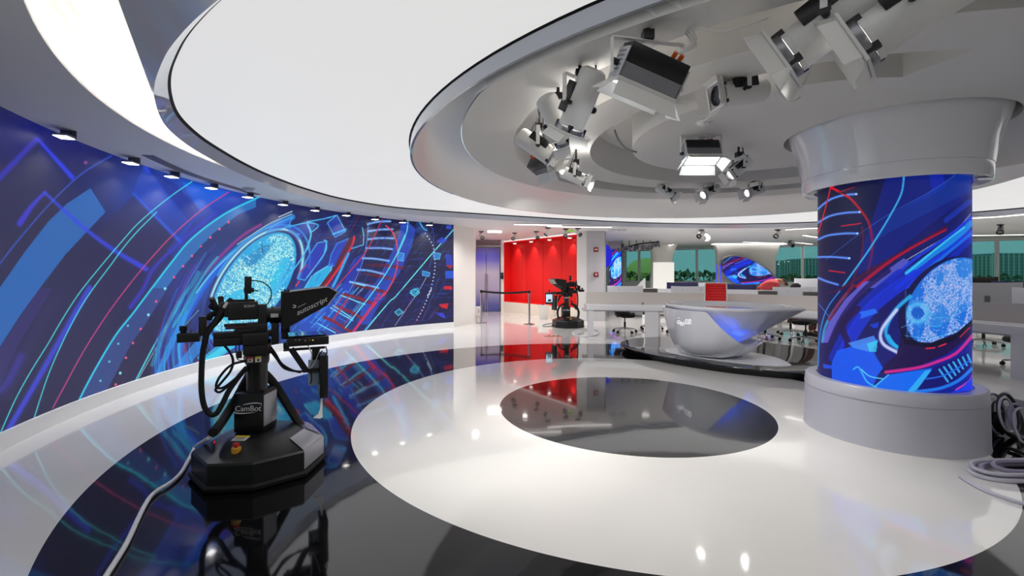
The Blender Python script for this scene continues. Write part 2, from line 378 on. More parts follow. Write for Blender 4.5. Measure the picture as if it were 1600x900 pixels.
# ------------------------------------------------------------ video art
class Art:
    def __init__(s, x0, y0, x1, y1, S=2.0):
        s.x0, s.y0, s.S = x0, y0, S; s.W = int((x1-x0)*S); s.H = int((y1-y0)*S); s.a = np.zeros((s.H, s.W, 3))
        s.X, s.Y = np.meshgrid(x0+(np.arange(s.W)+.5)/S, y0+(np.arange(s.H)+.5)/S)
    def bb(s, P, m):
        P = np.array(P); i0 = max(0, int((P[:, 0].min()-m-s.x0)*s.S)); i1 = min(s.W, int((P[:, 0].max()+m-s.x0)*s.S)+2)
        j0 = max(0, int((P[:, 1].min()-m-s.y0)*s.S)); j1 = min(s.H, int((P[:, 1].max()+m-s.y0)*s.S)+2)
        return i0, i1, j0, j1
    def mix(s, sl, col, al, add=False):
        c = np.array(col)/255.
        if add: s.a[sl] = np.clip(s.a[sl]+al[..., None]*c, 0, 1.2)
        else: s.a[sl] = s.a[sl]*(1-al[..., None])+c*al[..., None]
    def poly(s, P, col, al=1., grad=None, add=False):
        i0, i1, j0, j1 = s.bb(P, 1)
        if i1 <= i0 or j1 <= j0: return
        X = s.X[j0:j1, i0:i1]; Y = s.Y[j0:j1, i0:i1]; ins = np.zeros(X.shape, bool); n = len(P)
        for k in range(n):
            xa, ya = P[k][:2]; xb, yb = P[(k+1) % n][:2]
            if ya == yb: continue
            cr = ((ya > Y) != (yb > Y)) & (X < (xb-xa)*(Y-ya)/(yb-ya)+xa); ins ^= cr
        A = ins*al
        if grad is not None:     # fade from point g0 (1) to g1 (0)
            (gx, gy), (hx, hy) = grad; t = ((X-gx)*(hx-gx)+(Y-gy)*(hy-gy))/((hx-gx)**2+(hy-gy)**2); A = A*np.clip(1-t, 0, 1)
        s.mix((slice(j0, j1), slice(i0, i1)), col, A, add)
    def line(s, P, w, col, al=1., sm=True, glow=0, w1=None, add=False, fade=None):
        if sm and len(P) > 2: P = [tuple(p[:2]) for p in crs([(x, y, 0) for x, y in P], 5)]
        m = w*2+glow*3+2; i0, i1, j0, j1 = s.bb(P, m)
        if i1 <= i0 or j1 <= j0: return
        X = s.X[j0:j1, i0:i1]; Y = s.Y[j0:j1, i0:i1]; A = np.zeros(X.shape); n = len(P)-1
        for k in range(n):
            (xa, ya), (xb, yb) = P[k], P[k+1]
            # local window per segment
            u0 = max(0, int((min(xa, xb)-m-X[0, 0])*s.S)); u1 = int((max(xa, xb)+m-X[0, 0])*s.S)+2
            v0 = max(0, int((min(ya, yb)-m-Y[0, 0])*s.S)); v1 = int((max(ya, yb)+m-Y[0, 0])*s.S)+2
            xx = X[v0:v1, u0:u1]; yy = Y[v0:v1, u0:u1]
            if xx.size == 0: continue
            L2 = (xb-xa)**2+(yb-ya)**2+1e-9; t = np.clip(((xx-xa)*(xb-xa)+(yy-ya)*(yb-ya))/L2, 0, 1)
            d = np.hypot(xx-xa-t*(xb-xa), yy-ya-t*(yb-ya)); ww = w if w1 is None else w+(w1-w)*(k/n)
            a = np.clip((ww/2-d)*s.S+.5, 0, 1)
            if glow: a = np.maximum(a, .55*np.exp(-(np.maximum(d-ww/2, 0)/glow)**2))
            if fade is not None: a = a*(fade[0]+(fade[1]-fade[0])*(k/n))
            A[v0:v1, u0:u1] = np.maximum(A[v0:v1, u0:u1], a)
        s.mix((slice(j0, j1), slice(i0, i1)), col, A*al, add)
    def dots(s, P, r, col, al=1.):
        for x, y in P: s.line([(x, y), (x+.01, y)], 2*r, col, al, sm=False)
    def dotted(s, P, step, r, col, al=1.):
        P = [Vector((x, y, 0)) for x, y in P]; Q = crs(P, 12) if len(P) > 2 else P; acc = 0
        for a, b in zip(Q, Q[1:]):
            L = (b-a).length; t = (step-acc) if acc else 0
            while t <= L: p = a+(b-a)*(t/L if L else 0); s.dots([(p.x, p.y)], r, col, al); t += step
            acc = L-(t-step)
    def sample(s, x, y):
        u = np.clip((x-s.x0)*s.S-.5, 0, s.W-1.001); v = np.clip((y-s.y0)*s.S-.5, 0, s.H-1.001)
        i = u.astype(int); j = v.astype(int); fu = (u-i)[:, None]; fv = (v-j)[:, None]; a = s.a
        return (a[j, i]*(1-fu)+a[j, i+1]*fu)*(1-fv)+(a[j+1, i]*(1-fu)+a[j+1, i+1]*fu)*fv
def ell(cx, cy, a, b, ang, t0=0, t1=360, n=40):
    ca, sa = math.cos(rad(ang)), math.sin(rad(ang)); out = []
    for i in range(n+1):
        t = rad(t0+(t1-t0)*i/n); x, y = a*math.cos(t), b*math.sin(t); out.append((cx+x*ca-y*sa, cy+x*sa+y*ca))
    return out
Z0 = lambda ps: [(x/4, 225+y/4) for x, y in ps]
Z1 = lambda ps: [(x/4, 450+y/4) for x, y in ps]
Z2 = lambda ps: [(280+x/6.667, 330+y/6.667) for x, y in ps]
Z3 = lambda ps: [(480+x/6.667, 330+y/6.667) for x, y in ps]
Z4 = lambda ps: [(440+x/5.714, 430+y/5.714) for x, y in ps]
A = Art(-420, 60, 716, 760, 2.2)
X, Y = A.X, A.Y
g = lambda cx, cy, sx, sy: np.exp(-((X-cx)/sx)**2-((Y-cy)/sy)**2)
base = np.zeros(A.a.shape); base[:] = np.array([12, 14, 58])/255.
def blob(cx, cy, sx, sy, col, k):
    wgt = (g(cx, cy, sx, sy)*k)[..., None]; base[:] = base*(1-wgt)+np.array(col)/255.*wgt
blob(60, 480, 260, 170, (38, 40, 84), .95); blob(-200, 500, 300, 300, (34, 36, 74), .8)  # grey-violet blobs paint the wall washers' haze into the picture
blob(0, 380, 80, 90, (44, 44, 76), .7); blob(60, 215, 140, 55, (8, 18, 112), .9)  # dark blue top blob paints in the band the washers leave unlit
blob(250, 300, 110, 60, (22, 66, 176), .9); blob(340, 300, 80, 40, (24, 90, 220), .7); blob(300, 440, 70, 50, (50, 52, 130), .8)
blob(400, 450, 95, 80, (30, 120, 225), .8); blob(500, 430, 60, 90, (20, 44, 150), .7); blob(500, 500, 60, 50, (30, 90, 215), .7); blob(640, 470, 80, 70, (22, 26, 92), .6)
A.a[:] = base
# drifting squares
A.poly([(208, 305), (284, 378), (232, 424), (150, 368)], (44, 42, 88), .55)
A.poly([(70, 303), (130, 355), (90, 420), (30, 350)], (40, 38, 72), .6)
A.poly(Z0([(900, 130), (1250, 420), (1130, 610), (830, 310)]), (24, 70, 200), .5)
A.poly(Z0([(1130, 230), (1420, 300), (1250, 420)]), (16, 100, 235), .65); A.poly(Z0([(920, 150), (1100, 250), (1250, 420), (1180, 480)]), (20, 40, 140), .6)
A.poly([(-40, 285), (55, 225), (75, 260), (28, 345), (-60, 420)], (32, 32, 80), .6)
# wide arc bands
band = Z0([(565, 276), (660, 425), (560, 530), (410, 690), (250, 900)])+[(30, 495), (-2, 545), (-80, 660), (-160, 760), (-260, 700), (-90, 590), (0, 449), (38, 395), (75, 347), (105, 318)]
A.poly(band, (38, 112, 196), .82)
A.poly(Z1([(250, 0), (330, 0), (130, 330), (0, 600), (0, 370)]), (60, 50, 130), .45)
A.poly(Z1([(330, 0), (420, 0), (250, 300), (60, 720), (0, 640)]), (46, 42, 92), .4)
A.poly(Z0([(1600, 345), (1600, 395), (1490, 440), (1330, 560), (1250, 650), (1130, 780), (1040, 900), (950, 900), (1080, 730), (1200, 590), (1400, 440)])[::1], (40, 128, 205), .75)
A.poly(Z1([(955, 0), (1050, 0), (900, 240), (820, 350), (700, 580), (640, 700), (500, 690), (600, 500), (720, 300), (830, 160)]), (52, 92, 168), .6)
A.poly(Z0([(1430, 300), (1590, 340), (1400, 430), (1200, 590), (1090, 720), (1040, 660), (1250, 420)]), (30, 70, 210), .35)
# glowing rails
for P, w0, w1, c, al in [([(-30, 305), (0, 277), (50, 225), (57, 217)], 9, 5, (44, 44, 190), .8), ([(60, 218), (84, 245), (113, 277)], 2.5, 6, (40, 60, 235), .95),
                         ([(31, 349), (50, 322), (70, 301)], 8, 3, (58, 56, 205), .9), ([(70, 301), (130, 355), (180, 392), (228, 420)], 2.5, 7, (46, 66, 226), .85),
                         ([(209, 303), (240, 335), (282, 378)], 1.5, 4, (40, 92, 232), .8), ([(228, 262), (231, 268)], 5, 5, (40, 70, 220), .8),
                         ([(340, 330), (282, 378), (240, 420), (225, 450), (204, 480)], 3, 6, (52, 56, 205), .7)]:
    A.line(P, w0, c, al, glow=2.0, w1=w1)
A.line(Z1([(560, 0), (450, 190), (300, 460), (150, 720), (50, 890), (0, 1000)]), 6.5, (58, 70, 228), .8, glow=2.5)
A.line(Z1([(130, 430), (60, 570), (0, 640)]), 8, (62, 56, 190), .5, glow=5)
A.line([(175, 243), (130, 270), (90, 306), (50, 350), (0, 412), (-60, 500)], 1.2, (52, 96, 224), .8, glow=1)
CY = (70, 226, 226)
A.line(Z0([(1200, 235), (1090, 310), (980, 395), (860, 500), (770, 600), (650, 740), (520, 900)])+Z1([(450, 100), (375, 220), (300, 350), (200, 510), (100, 690), (10, 890), (-60, 1040)]), 1.3, CY, .95, glow=.5)
A.line(Z0([(980, 425), (860, 545), (770, 650), (690, 760), (585, 900)])+Z1([(500, 130), (400, 320), (300, 550), (215, 810), (190, 900)]), 1.3, CY, .95, glow=.5)
A.line(Z0([(1430, 300), (1250, 420), (1080, 570), (940, 720), (800, 890)])+Z1([(660, 180), (520, 400), (400, 620), (330, 750)]), 1.2, (228, 66, 130), .9, glow=.6)
A.line(Z0([(1640, 320), (1600, 340), (1400, 440), (1200, 590), (1080, 730), (950, 900)])+Z1([(830, 160), (720, 300), (600, 500), (500, 690), (460, 800)]), 1.9, (40, 214, 240), 1, glow=1)
A.line(Z1([(1180, 0), (1080, 180), (980, 330), (850, 575)]), 1.8, (70, 220, 226), .95, glow=.8)
A.dotted(Z1([(1160, 20), (1000, 330), (860, 575)]), 2.2, .7, (190, 240, 240)); A.dotted(Z1([(1040, 440), (975, 530)]), 2, .7, (180, 240, 240)); A.dotted(Z1([(1240, 140), (1150, 240)]), 2, .6, (160, 230, 240))
A.dots([(357, 347), (343, 358), (329, 371), (314, 385), (300, 400), (286, 416), (272, 433), (244, 471), (220, 514), (208, 536), (197, 559), (181, 601)], 1.9, (236, 92, 130))
A.dots([(134, 254)], 3, (150, 60, 130), .8)
A.dots([(258, 451), (232, 492), (188, 583)], 2.2, (120, 232, 232)); A.dots([(200, 509), (185, 537), (171, 565), (157, 595)], 1.7, (96, 200, 224))
# streaming arcs round the globe
for k in range(330):
    q = rng.random(6); a = 84+q[0]*130; t0 = 95+q[1]*120; ln = 10+q[2]*40
    if q[0] > .5: t0 = 150+q[1]*80
    col = [(30, 120, 240), (40, 190, 240), (24, 60, 200), (20, 24, 96), (70, 60, 190), (210, 40, 100)][int(q[3]*5.25)]
    A.line(ell(400, 452, a*1.12, a*.52, -56, t0, t0+ln, 12), .7+q[4]**3*6*(1-q[0]*.5), col, .25+q[5]*.4, sm=False)
for P, w0, c, al in [([(1180, 60), (900, 190), (640, 370), (430, 560), (300, 720), (180, 880), (60, 1100), (-60, 1330), (-160, 1560), (-230, 1760)], 9, (34, 150, 232), .75),
                     ([(1150, 160), (900, 260), (700, 400), (520, 580), (400, 700)], 7, (50, 190, 242), .8), ([(1050, 130), (800, 260), (560, 450), (380, 640), (230, 860), (90, 1120)], 5, (28, 90, 226), .8),
                     ([(850, 140), (640, 270), (420, 480), (270, 650)], 4.5, (176, 44, 140), .7), ([(860, 230), (620, 380), (440, 540), (290, 700), (180, 850)], 2.2, (120, 210, 250), .8),
                     ([(1250, 240), (1080, 240), (880, 320), (700, 430), (560, 560), (440, 720)], 3, (60, 190, 245), .9), ([(200, 640), (120, 780), (10, 930), (-130, 1200), (-280, 1600)], 6, (44, 170, 200), .55),
                     ([(400, 480), (300, 600), (180, 790), (90, 950), (-60, 1200)], 4, (40, 200, 210), .6), ([(1000, 900), (1180, 640), (1290, 470)], 5, (24, 40, 150), .8),
                     ([(700, 1250), (420, 1440), (160, 1660)], 14, (40, 190, 235), .8), ([(300, 1280), (120, 1500), (0, 1650)], 16, (40, 150, 240), .7), ([(560, 1380), (300, 1560)], 12, (60, 214, 240), .8)]:
    A.line(Z2(P), w0, c, al)
A.dotted(Z2([(1170, 30), (940, 130), (720, 270), (600, 350)]), 2.3, .8, (214, 240, 250)); A.dotted(Z2([(1040, 60), (1180, 0)]), 2, .9, (214, 240, 250))
# globe
gl = ell(396, 446, 96, 47, -55)
A.poly(ell(396, 446, 106, 57, -55), (20, 30, 100), .9)
A.line(ell(399, 448, 103, 55, -55, -120, 60), 2.6, (176, 240, 252), .95, sm=False, glow=2); A.line(ell(402, 450, 112, 63, -55, -100, 50), 2.0, (50, 170, 246), .9, sm=False, glow=1)
A.line(ell(396, 448, 103, 56, -55, 90, 200), 3, (46, 170, 244), .9, sm=False, glow=2)
A.poly(gl, (34, 168, 226), 1); A.poly(ell(400, 440, 80, 32, -55), (70, 208, 240), .55)
A.poly(Z2([(1000, 330), (860, 360), (700, 480), (600, 600), (760, 600), (900, 470)]), (20, 100, 170), .5)
A.poly(Z2([(900, 600), (1080, 570), (1000, 720), (920, 800)]), (30, 196, 236), .8)
for ex in (.35, .7): A.line(ell(396, 446, 96, 47*ex, -55), .8, (120, 220, 246), .5, sm=False)
for sx in (-50, -15, 20, 52): A.line(ell(396+sx*.57, 446-sx*.82, 6, 46*math.sqrt(max(.1, 1-(sx/96)**2)), -55), .8, (120, 220, 246), .5, sm=False)
n = 0
while n < 5200:
    t, r_ = rng.random()*2*PI, math.sqrt(rng.random()); u, v = r_*math.cos(t)*92, r_*math.sin(t)*44
    dens = (math.sin(u*.07+1.2)+math.sin(v*.12+u*.03+.5)+math.sin(u*.045-v*.09)) > -.55
    if not dens: 
        if rng.random() > .06: continue
    ca, sa = math.cos(rad(-55)), math.sin(rad(-55)); x, y = 396+u*ca-v*sa, 446+u*sa+v*ca
    A.dots([(x, y)], .45+rng.random()*.5, (206, 250, 240) if rng.random() < .75 else (26, 130, 190), .85); n += 1
A.line(Z2([(860, 340), (870, 440)]), 1, (20, 60, 120)); A.line(Z2([(700, 470), (740, 500)]), 1.2, (220, 250, 255)); A.line(Z2([(690, 590), (750, 670)]), 1.5, (220, 250, 255))
# shards right of the globe
def shard(P, fill, edge, al=.8, w_=1.6): A.poly(P, fill, al); A.line(P+[P[0]], w_, edge, .85, sm=False)
A.line(Z2([(1150, 160), (1340, 120), (1450, 150), (1380, 215)]), 1.8, (70, 196, 240)); A.poly(Z2([(1100, 170), (1340, 120), (1430, 150), (1370, 200), (1250, 300)]), (30, 90, 220), .5)
A.line(Z2([(1340, 150), (1370, 260), (1300, 450), (1180, 620), (960, 880)]), 1.8, (80, 190, 245), glow=.8)
shard(Z2([(1180, 60), (1140, 160), (900, 230), (1000, 140)]), (36, 110, 230), (60, 170, 240), .6)
shard(Z2([(1230, 700), (1310, 720), (1500, 470), (1540, 310), (1440, 330), (1350, 470)]), (30, 60, 200), (70, 190, 240), .7)
A.line(Z2([(1215, 780), (1250, 730)]), 2, (230, 50, 60)); A.line(Z2([(1330, 560), (1250, 640)]), 2, (200, 60, 90), .8)
shard(Z2([(1430, 640), (1600, 540), (1560, 700), (1420, 800), (1300, 810), (1380, 680)]), (40, 196, 244), (120, 226, 250), .85)
shard(Z3([(310, 40), (400, 210), (290, 270), (210, 120)]), (24, 60, 190), (66, 180, 245), .7)
A.line(Z3([(270, 240), (400, 190)]), 3, (60, 180, 245)); A.line(Z3([(0, 110), (170, 80), (300, 45)]), 2, (60, 180, 240)); A.line(Z3([(0, 130), (40, 220), (20, 330), (0, 400)]), 2, (90, 200, 245))
A.line(Z3([(575, 170), (590, 260), (585, 350), (460, 390)]), 1.6, (80, 190, 240), sm=False); A.line(Z3([(180, 300), (200, 330), (180, 440), (0, 690)]), 2, (80, 190, 245))
shard(Z3([(310, 335), (430, 285), (380, 420), (310, 560), (220, 580), (250, 450)]), (34, 72, 215), (60, 150, 245), .7)
A.poly(Z3([(430, 290), (500, 260), (470, 350), (350, 560), (190, 780), (120, 790), (280, 580)]), (92, 18, 44), .95)
A.line(Z3([(490, 265), (470, 350), (350, 560), (195, 780)]), 2.6, (236, 34, 46), glow=.8)
A.line(Z3([(430, 440), (330, 660), (265, 790)]), 4, (60, 180, 246), .9)
A.poly(Z3([(480, 500), (600, 430), (560, 560), (420, 850), (330, 860)]), (40, 60, 210), .6)
A.poly(Z4([(450, 100), (330, 240), (90, 520), (0, 560), (0, 700), (260, 560), (430, 480), (600, 250), (680, 60)]), (28, 80, 200), .45)
for k in range(60):
    q = rng.random(5); x0 = 455+q[0]*115; y0 = 455+q[1]*65; ln = 8+q[2]*26
    A.line([(x0, y0), (x0+ln*.66, y0-ln*.75)] if q[4] > .3 else [(x0, y0), (x0+ln*.8, y0+ln*.45)], .8+q[3]*1.2, [(70, 210, 245), (50, 130, 240), (200, 50, 90)][int(q[3]*2.3)], .7, sm=False)
A.poly(Z3([(980, 110), (1050, 110), (1130, 190), (1090, 370), (960, 650), (800, 880), (640, 1180), (520, 1180), (600, 880), (740, 700), (880, 430), (960, 220)]), (34, 76, 200), .8)
for P in [([(630, 135), (740, 110), (865, 105)]), ([(635, 210), (760, 192), (890, 188)]), ([(635, 293), (760, 280), (898, 283)]), ([(615, 385), (750, 383), (885, 395)]), ([(577, 490), (700, 495), (850, 517)]), ([(525, 610), (650, 620), (795, 655)]), ([(447, 737), (600, 765), (740, 800)])]:
    A.line(Z3(P), 2.4, (130, 186, 255), .95, glow=1)
for P in [([(620, 562), (800, 565), (990, 590)]), ([(590, 655), (750, 675), (905, 712)]), ([(470, 765), (640, 800), (815, 845)])]: A.line(Z3(P), 4.6, (130, 16, 32), .9, fade=(.5, 1))
for P in [([(540, 170), (690, 205), (830, 265)]), ([(470, 280), (600, 320), (730, 392)]), ([(380, 375), (500, 430), (610, 505)])]: A.line(Z4(P), 4.8, (140, 16, 32), .9)
for P in [([(610, 60), (745, 95)]), ([(530, 180), (745, 260)]), ([(435, 290), (635, 405)]), ([(460, 270), (640, 390)]), ([(320, 430), (480, 515)])]: A.line(Z4(P), 1.8, (120, 220, 250))
A.line(Z3([(635, 130), (625, 300), (570, 550), (440, 830)])+Z4([(560, 150), (440, 330)]), 1.5, (90, 150, 240), .8)
A.line(Z3([(820, 150), (890, 220), (935, 350), (940, 550), (890, 730), (800, 880)])+Z4([(920, 160), (800, 300), (650, 500)]), 2.2, (236, 56, 92), .9)
A.line(Z4([(870, 170), (780, 310), (640, 500)]), 3.6, (214, 40, 100), .8); A.line(Z4([(590, 210), (520, 310), (460, 400)]), 3, (214, 34, 50), .8)
A.line(Z3([(780, 90), (690, 280), (600, 440), (460, 610), (310, 780)]), 1.5, (226, 40, 60), .9)
A.line(Z3([(1050, 110), (1030, 240), (940, 440), (800, 680), (650, 890)])+Z4([(740, 250), (570, 470)]), 1.7, (90, 226, 240)); A.dotted(Z3([(1025, 240), (950, 420)]), 2.4, 1.6, (70, 210, 240))
A.line(Z3([(1540, 175), (1320, 420), (1150, 620), (920, 890)])+Z4([(960, 240), (750, 490)]), 1.7, (110, 240, 232))
A.dotted(Z3([(1230, 230), (1310, 360), (1330, 520), (1325, 640), (1290, 800), (1250, 890)])+Z4([(1340, 120), (1270, 280), (1200, 420)]), 5.6, 1.1, (200, 224, 250))
A.dotted(Z3([(1240, 690), (1150, 850)])+Z4([(1100, 320), (1010, 455)]), 2.4, .7, (200, 224, 250)); A.line(Z3([(1290, 140), (1320, 260), (1310, 420), (1270, 600)]), 1, (70, 90, 200), .8)
A.dotted(Z4([(1400, 40), (1330, 230), (1250, 410)]), 3, .5, (160, 180, 240), .8)
A.poly(Z3([(1160, 110), (1250, 180), (1210, 280), (1120, 200)]), (16, 60, 130), .7); A.line(Z3([(1170, 110), (1210, 180), (1250, 200)]), 1.6, (60, 190, 230))
for P, c in [(Z3([(1440, 450), (1500, 450), (1520, 560), (1450, 560)]), (26, 60, 190)), (Z3([(1440, 620), (1525, 620), (1525, 700), (1440, 700)]), (34, 90, 225)), (Z3([(1420, 785), (1510, 785), (1510, 815), (1420, 815)]), (214, 24, 44)), (Z3([(1440, 560), (1520, 560), (1500, 600), (1470, 590)]), (180, 20, 50)),
             (Z4([(1450, 95), (1520, 95), (1520, 135), (1480, 120)]), (214, 24, 44)), (Z4([(1405, 260), (1490, 250), (1480, 300), (1430, 290)]), (226, 26, 40)), (Z4([(1370, 335), (1450, 340), (1465, 390), (1420, 370)]), (56, 60, 220)), (Z3([(1450, 150), (1500, 140), (1500, 190), (1450, 185)]), (40, 70, 200)), (Z3([(1340, 320), (1400, 270), (1460, 300), (1410, 340)]), (36, 70, 210))]:
    A.poly(P, c, .9)
for P in [Z3([(950, 430), (1010, 440), (1000, 520), (940, 510)]), Z3([(1310, 430), (1390, 440), (1380, 500), (1320, 500)]), Z3([(1200, 620), (1280, 640), (1270, 680), (1200, 670)])]: shard(P, (50, 150, 230), (110, 210, 250), .8, 1)
for P in [Z3([(1070, 850), (1150, 800), (1170, 850), (1120, 890)]), Z4([(1010, 330), (1050, 300), (1085, 330), (1040, 360)]), Z4([(1150, 140), (1190, 120), (1220, 150), (1170, 180)])]: shard(P, (40, 150, 190), (90, 220, 240), .6, 1.4)
for k in range(420):      # fine data streaks over the right half
    q = rng.random(6); x0 = 470+q[0]*236; y0 = 345+q[1]*170; ln = 3+q[2]**2*26; sl = .95+.5*(q[3]-.5); sg = 1 if q[4] < .75 else 0
    A.line([(x0, y0), (x0+ln*(.6 if sg else 1), y0-ln*sl*sg)], .5+q[5]*.7, [(60, 170, 240), (40, 80, 220), (30, 50, 170), (200, 40, 70)][min(3, int(q[5]*3.3))], .45, sm=False)
for k in range(70):
    q = rng.random(4); x0 = 640+q[0]*66; y0 = 350+q[1]*150; A.line([(x0, y0), (x0+6+q[2]*18, y0)], .7, (50, 80, 200), .35, sm=False)
ART_WALL = A

Y0 = lambda ps: [(1270+x/4.737, 260+y/4.737) for x, y in ps]
Y1 = lambda ps: [(1270+x/4.737, 440+y/4.737) for x, y in ps]
B = Art(1268, 255, 1530, 630, 4.0); X, Y = B.X, B.Y
t = np.clip((X-1280)/240, 0, 1)[..., None]; s_ = np.clip((Y-270)/340, 0, 1)[..., None]
B.a[:] = (np.array([10, 10, 40])*(1-t)+np.array([7, 20, 100])*t)/255.; B.a[:] += s_*np.array([10, 10, 60])/255.
B.poly(Y0([(540, 80), (1170, 60), (1170, 300), (900, 480), (600, 660), (330, 800), (380, 560), (470, 300)]), (8, 30, 138), .7)
B.poly(Y0([(860, 60), (960, 60), (990, 150), (840, 240), (700, 300), (880, 180)]), (14, 40, 190), .6); B.poly(Y0([(1170, 200), (1170, 330), (800, 560), (560, 700), (700, 560)]), (10, 16, 96), .8)
B.poly(Y0([(580, 360), (1050, 70), (1170, 60), (1170, 180), (620, 460), (440, 560)]), (10, 60, 160), .5)
B.line(Y0([(1060, 60), (880, 180), (580, 345), (330, 510), (100, 690)]), .8, (60, 120, 220), .7); B.line(Y0([(985, 400), (1160, 260)]), 8, (14, 60, 200), .6)
LBL = (96, 150, 255)
for P in [[(32, 320), (120, 250), (220, 215), (320, 205)], [(32, 420), (120, 370), (230, 345), (345, 338)], [(32, 545), (110, 512), (220, 497), (330, 496)], [(32, 672), (140, 670), (270, 680)], [(32, 822), (100, 850), (185, 875)]]:
    B.line(Y0(P), 2.2, LBL, .95, glow=1.2)
for P in [[(320, 205), (322, 206)], [(345, 338), (347, 338)], [(328, 496), (330, 496)], [(268, 680), (270, 680)]]: B.line(Y0(P), 3, (180, 220, 255), sm=False)
B.line(Y0([(140, 160), (200, 190), (280, 240), (350, 320), (405, 400), (430, 480), (440, 580), (430, 680), (400, 790)]), 3.6, (226, 14, 28), .95, fade=(1, .3))
B.line(Y0([(200, 190), (240, 200)]), 3, (40, 8, 24)); B.line(Y0([(135, 140), (95, 300), (38, 500)]), 1.6, (220, 20, 40)); B.line(Y0([(200, 190), (308, 153)]), 1.2, (170, 20, 30)); B.line(Y0([(208, 442), (355, 422)]), 1.6, (200, 24, 40))
B.line(Y0([(120, 772), (235, 787)]), 2, (190, 20, 40)); B.line(Y0([(365, 450), (372, 560), (350, 700), (280, 890)]), 2.2, (150, 20, 40), .6)
B.line(Y0([(674, 75), (655, 200), (580, 350), (490, 500), (400, 640), (300, 780), (220, 890)]), 2.0, (60, 176, 236), glow=.8)
# diagonal sweep
B.poly(Y0([(985, 470), (1000, 430), (700, 600), (400, 770), (200, 900)])+Y1([(60, 100), (180, 80), (320, 0)]), (70, 8, 60), .9)
B.line(Y0([(985, 468), (720, 610), (520, 740), (330, 890)]), 3.0, (176, 10, 52), .9, w1=6)
B.poly(Y0([(670, 680), (720, 710), (540, 850), (460, 900), (380, 900), (560, 760)]), (90, 90, 200), .9); B.poly(Y1([(380, 0), (460, 0), (330, 130), (200, 280), (120, 450), (60, 455), (120, 300), (240, 130)]), (110, 100, 215), .85)
B.dotted(Y0([(700, 690), (830, 612), (980, 525), (1080, 450), (1170, 350)]), 2.6, .75, (200, 220, 250))
for P, w_, c in [([(1170, 420), (1050, 540), (900, 640), (700, 790)], 9, (20, 150, 250)), ([(1170, 380), (1000, 520), (760, 680), (560, 860)], 5, (16, 60, 230)), ([(1170, 480), (1000, 620), (800, 760), (620, 900)], 7, (10, 60, 230)), ([(1170, 500), (950, 680), (780, 820), (700, 900)], 5, (20, 110, 245)), ([(1120, 450), (900, 620), (690, 795)], 3, (60, 214, 255)), ([(1170, 540), (1000, 700), (850, 830)], 9, (10, 40, 190))]:
    B.line(Y0(P), w_, c, .85)
for P, w_, c in [([(640, -60), (470, 80), (330, 220), (230, 400), (150, 560)], 14, (14, 40, 190)), ([(760, -40), (600, 60), (430, 200), (300, 380), (220, 560)], 20, (16, 50, 225)), ([(560, -80), (380, 60), (220, 260), (120, 480), (80, 640)], 8, (26, 12, 86)), ([(820, 20), (640, 120), (480, 280), (370, 480)], 12, (20, 16, 96)), ([(250, 90), (150, 220), (90, 340), (70, 440)], 4, (40, 170, 225)), ([(200, 70), (100, 210), (50, 400), (40, 620)], 2, (50, 150, 235)), ([(330, 200), (220, 330), (260, 480), (160, 620)], 10, (40, 8, 60))]:
    B.line(Y1(P), w_, c, .8)
B.line(Y1([(300, 30), (200, 150), (120, 280)]), 5, (150, 14, 40), .7); B.line(Y1([(120, 260), (40, 160)]), 1, (60, 110, 230))
B.poly(Y1([(345, 225), (460, 200), (482, 230), (370, 270), (345, 275), (360, 250)]), (34, 110, 246), .95)
B.poly(Y1([(420, 320), (490, 300), (480, 340), (450, 345)]), (20, 60, 220), .9)
# globe on the column
B.poly(ell(1474, 474, 84, 58, -48), (14, 12, 70), .95); B.poly(ell(1478, 470, 78, 50, -50), (24, 112, 224), 1); B.poly(ell(1488, 456, 62, 34, -50), (70, 150, 230), .5)
B.line(Y1([(720, 110), (620, 200), (560, 300), (540, 380), (570, 450), (640, 500)]), 5, (40, 180, 250), .9, w1=3, glow=1.5); B.line(Y1([(620, 210), (530, 320), (500, 400), (530, 470), (640, 530)]), 4, (206, 216, 255), .95, glow=1.5)
B.line(Y1([(560, 400), (600, 460), (680, 520)]), 4, (30, 190, 250), .9)
n = 0
while n < 3400:
    t_, r_ = rng.random()*2*PI, math.sqrt(rng.random()); u, v = r_*math.cos(t_)*76, r_*math.sin(t_)*48
    if math.sin(u*.06+.3)+math.sin(v*.10-u*.04+2.2)+math.sin(u*.11+v*.13) < -.6 and rng.random() > .08: continue
    ca, sa = math.cos(rad(-50)), math.sin(rad(-50)); x, y = 1478+u*ca-v*sa, 470+u*sa+v*ca; n += 1
    B.dots([(x, y)], .5+rng.random()*.7, [(170, 200, 246), (120, 170, 240), (200, 190, 240)][int(rng.random()*3)], .8)
B.line(ell(1434, 489, 14, 14, 0), 5, (90, 190, 250), .8, sm=False, glow=3); B.poly(ell(1434, 489, 10, 9, 0), (16, 90, 200), .9); B.line(ell(1462, 500, 16, 10, 0, 60, 260), 3, (60, 170, 240), .7)
for k in range(5): B.line([(1415+k*18, 455+k*4), (1418+k*18, 540-k*4)], .8, (90, 190, 245), .5)
B.line([(1408, 512), (1440, 500), (1480, 496), (1512, 505)], .9, (110, 200, 250), .6); B.line([(1412, 524), (1450, 528), (1490, 520)], 1, (110, 220, 255), .6)
B.poly(Y1([(650, 400), (760, 450), (880, 450), (1080, 370), (1170, 290), (1170, 400), (1000, 530), (760, 640), (540, 690), (480, 660), (620, 540)]), (30, 12, 72), .95)
B.poly(Y1([(640, 330), (700, 430), (860, 460), (1040, 400), (1180, 280), (1180, 310), (1040, 440), (860, 490), (680, 460)]), (8, 10, 40), .9)
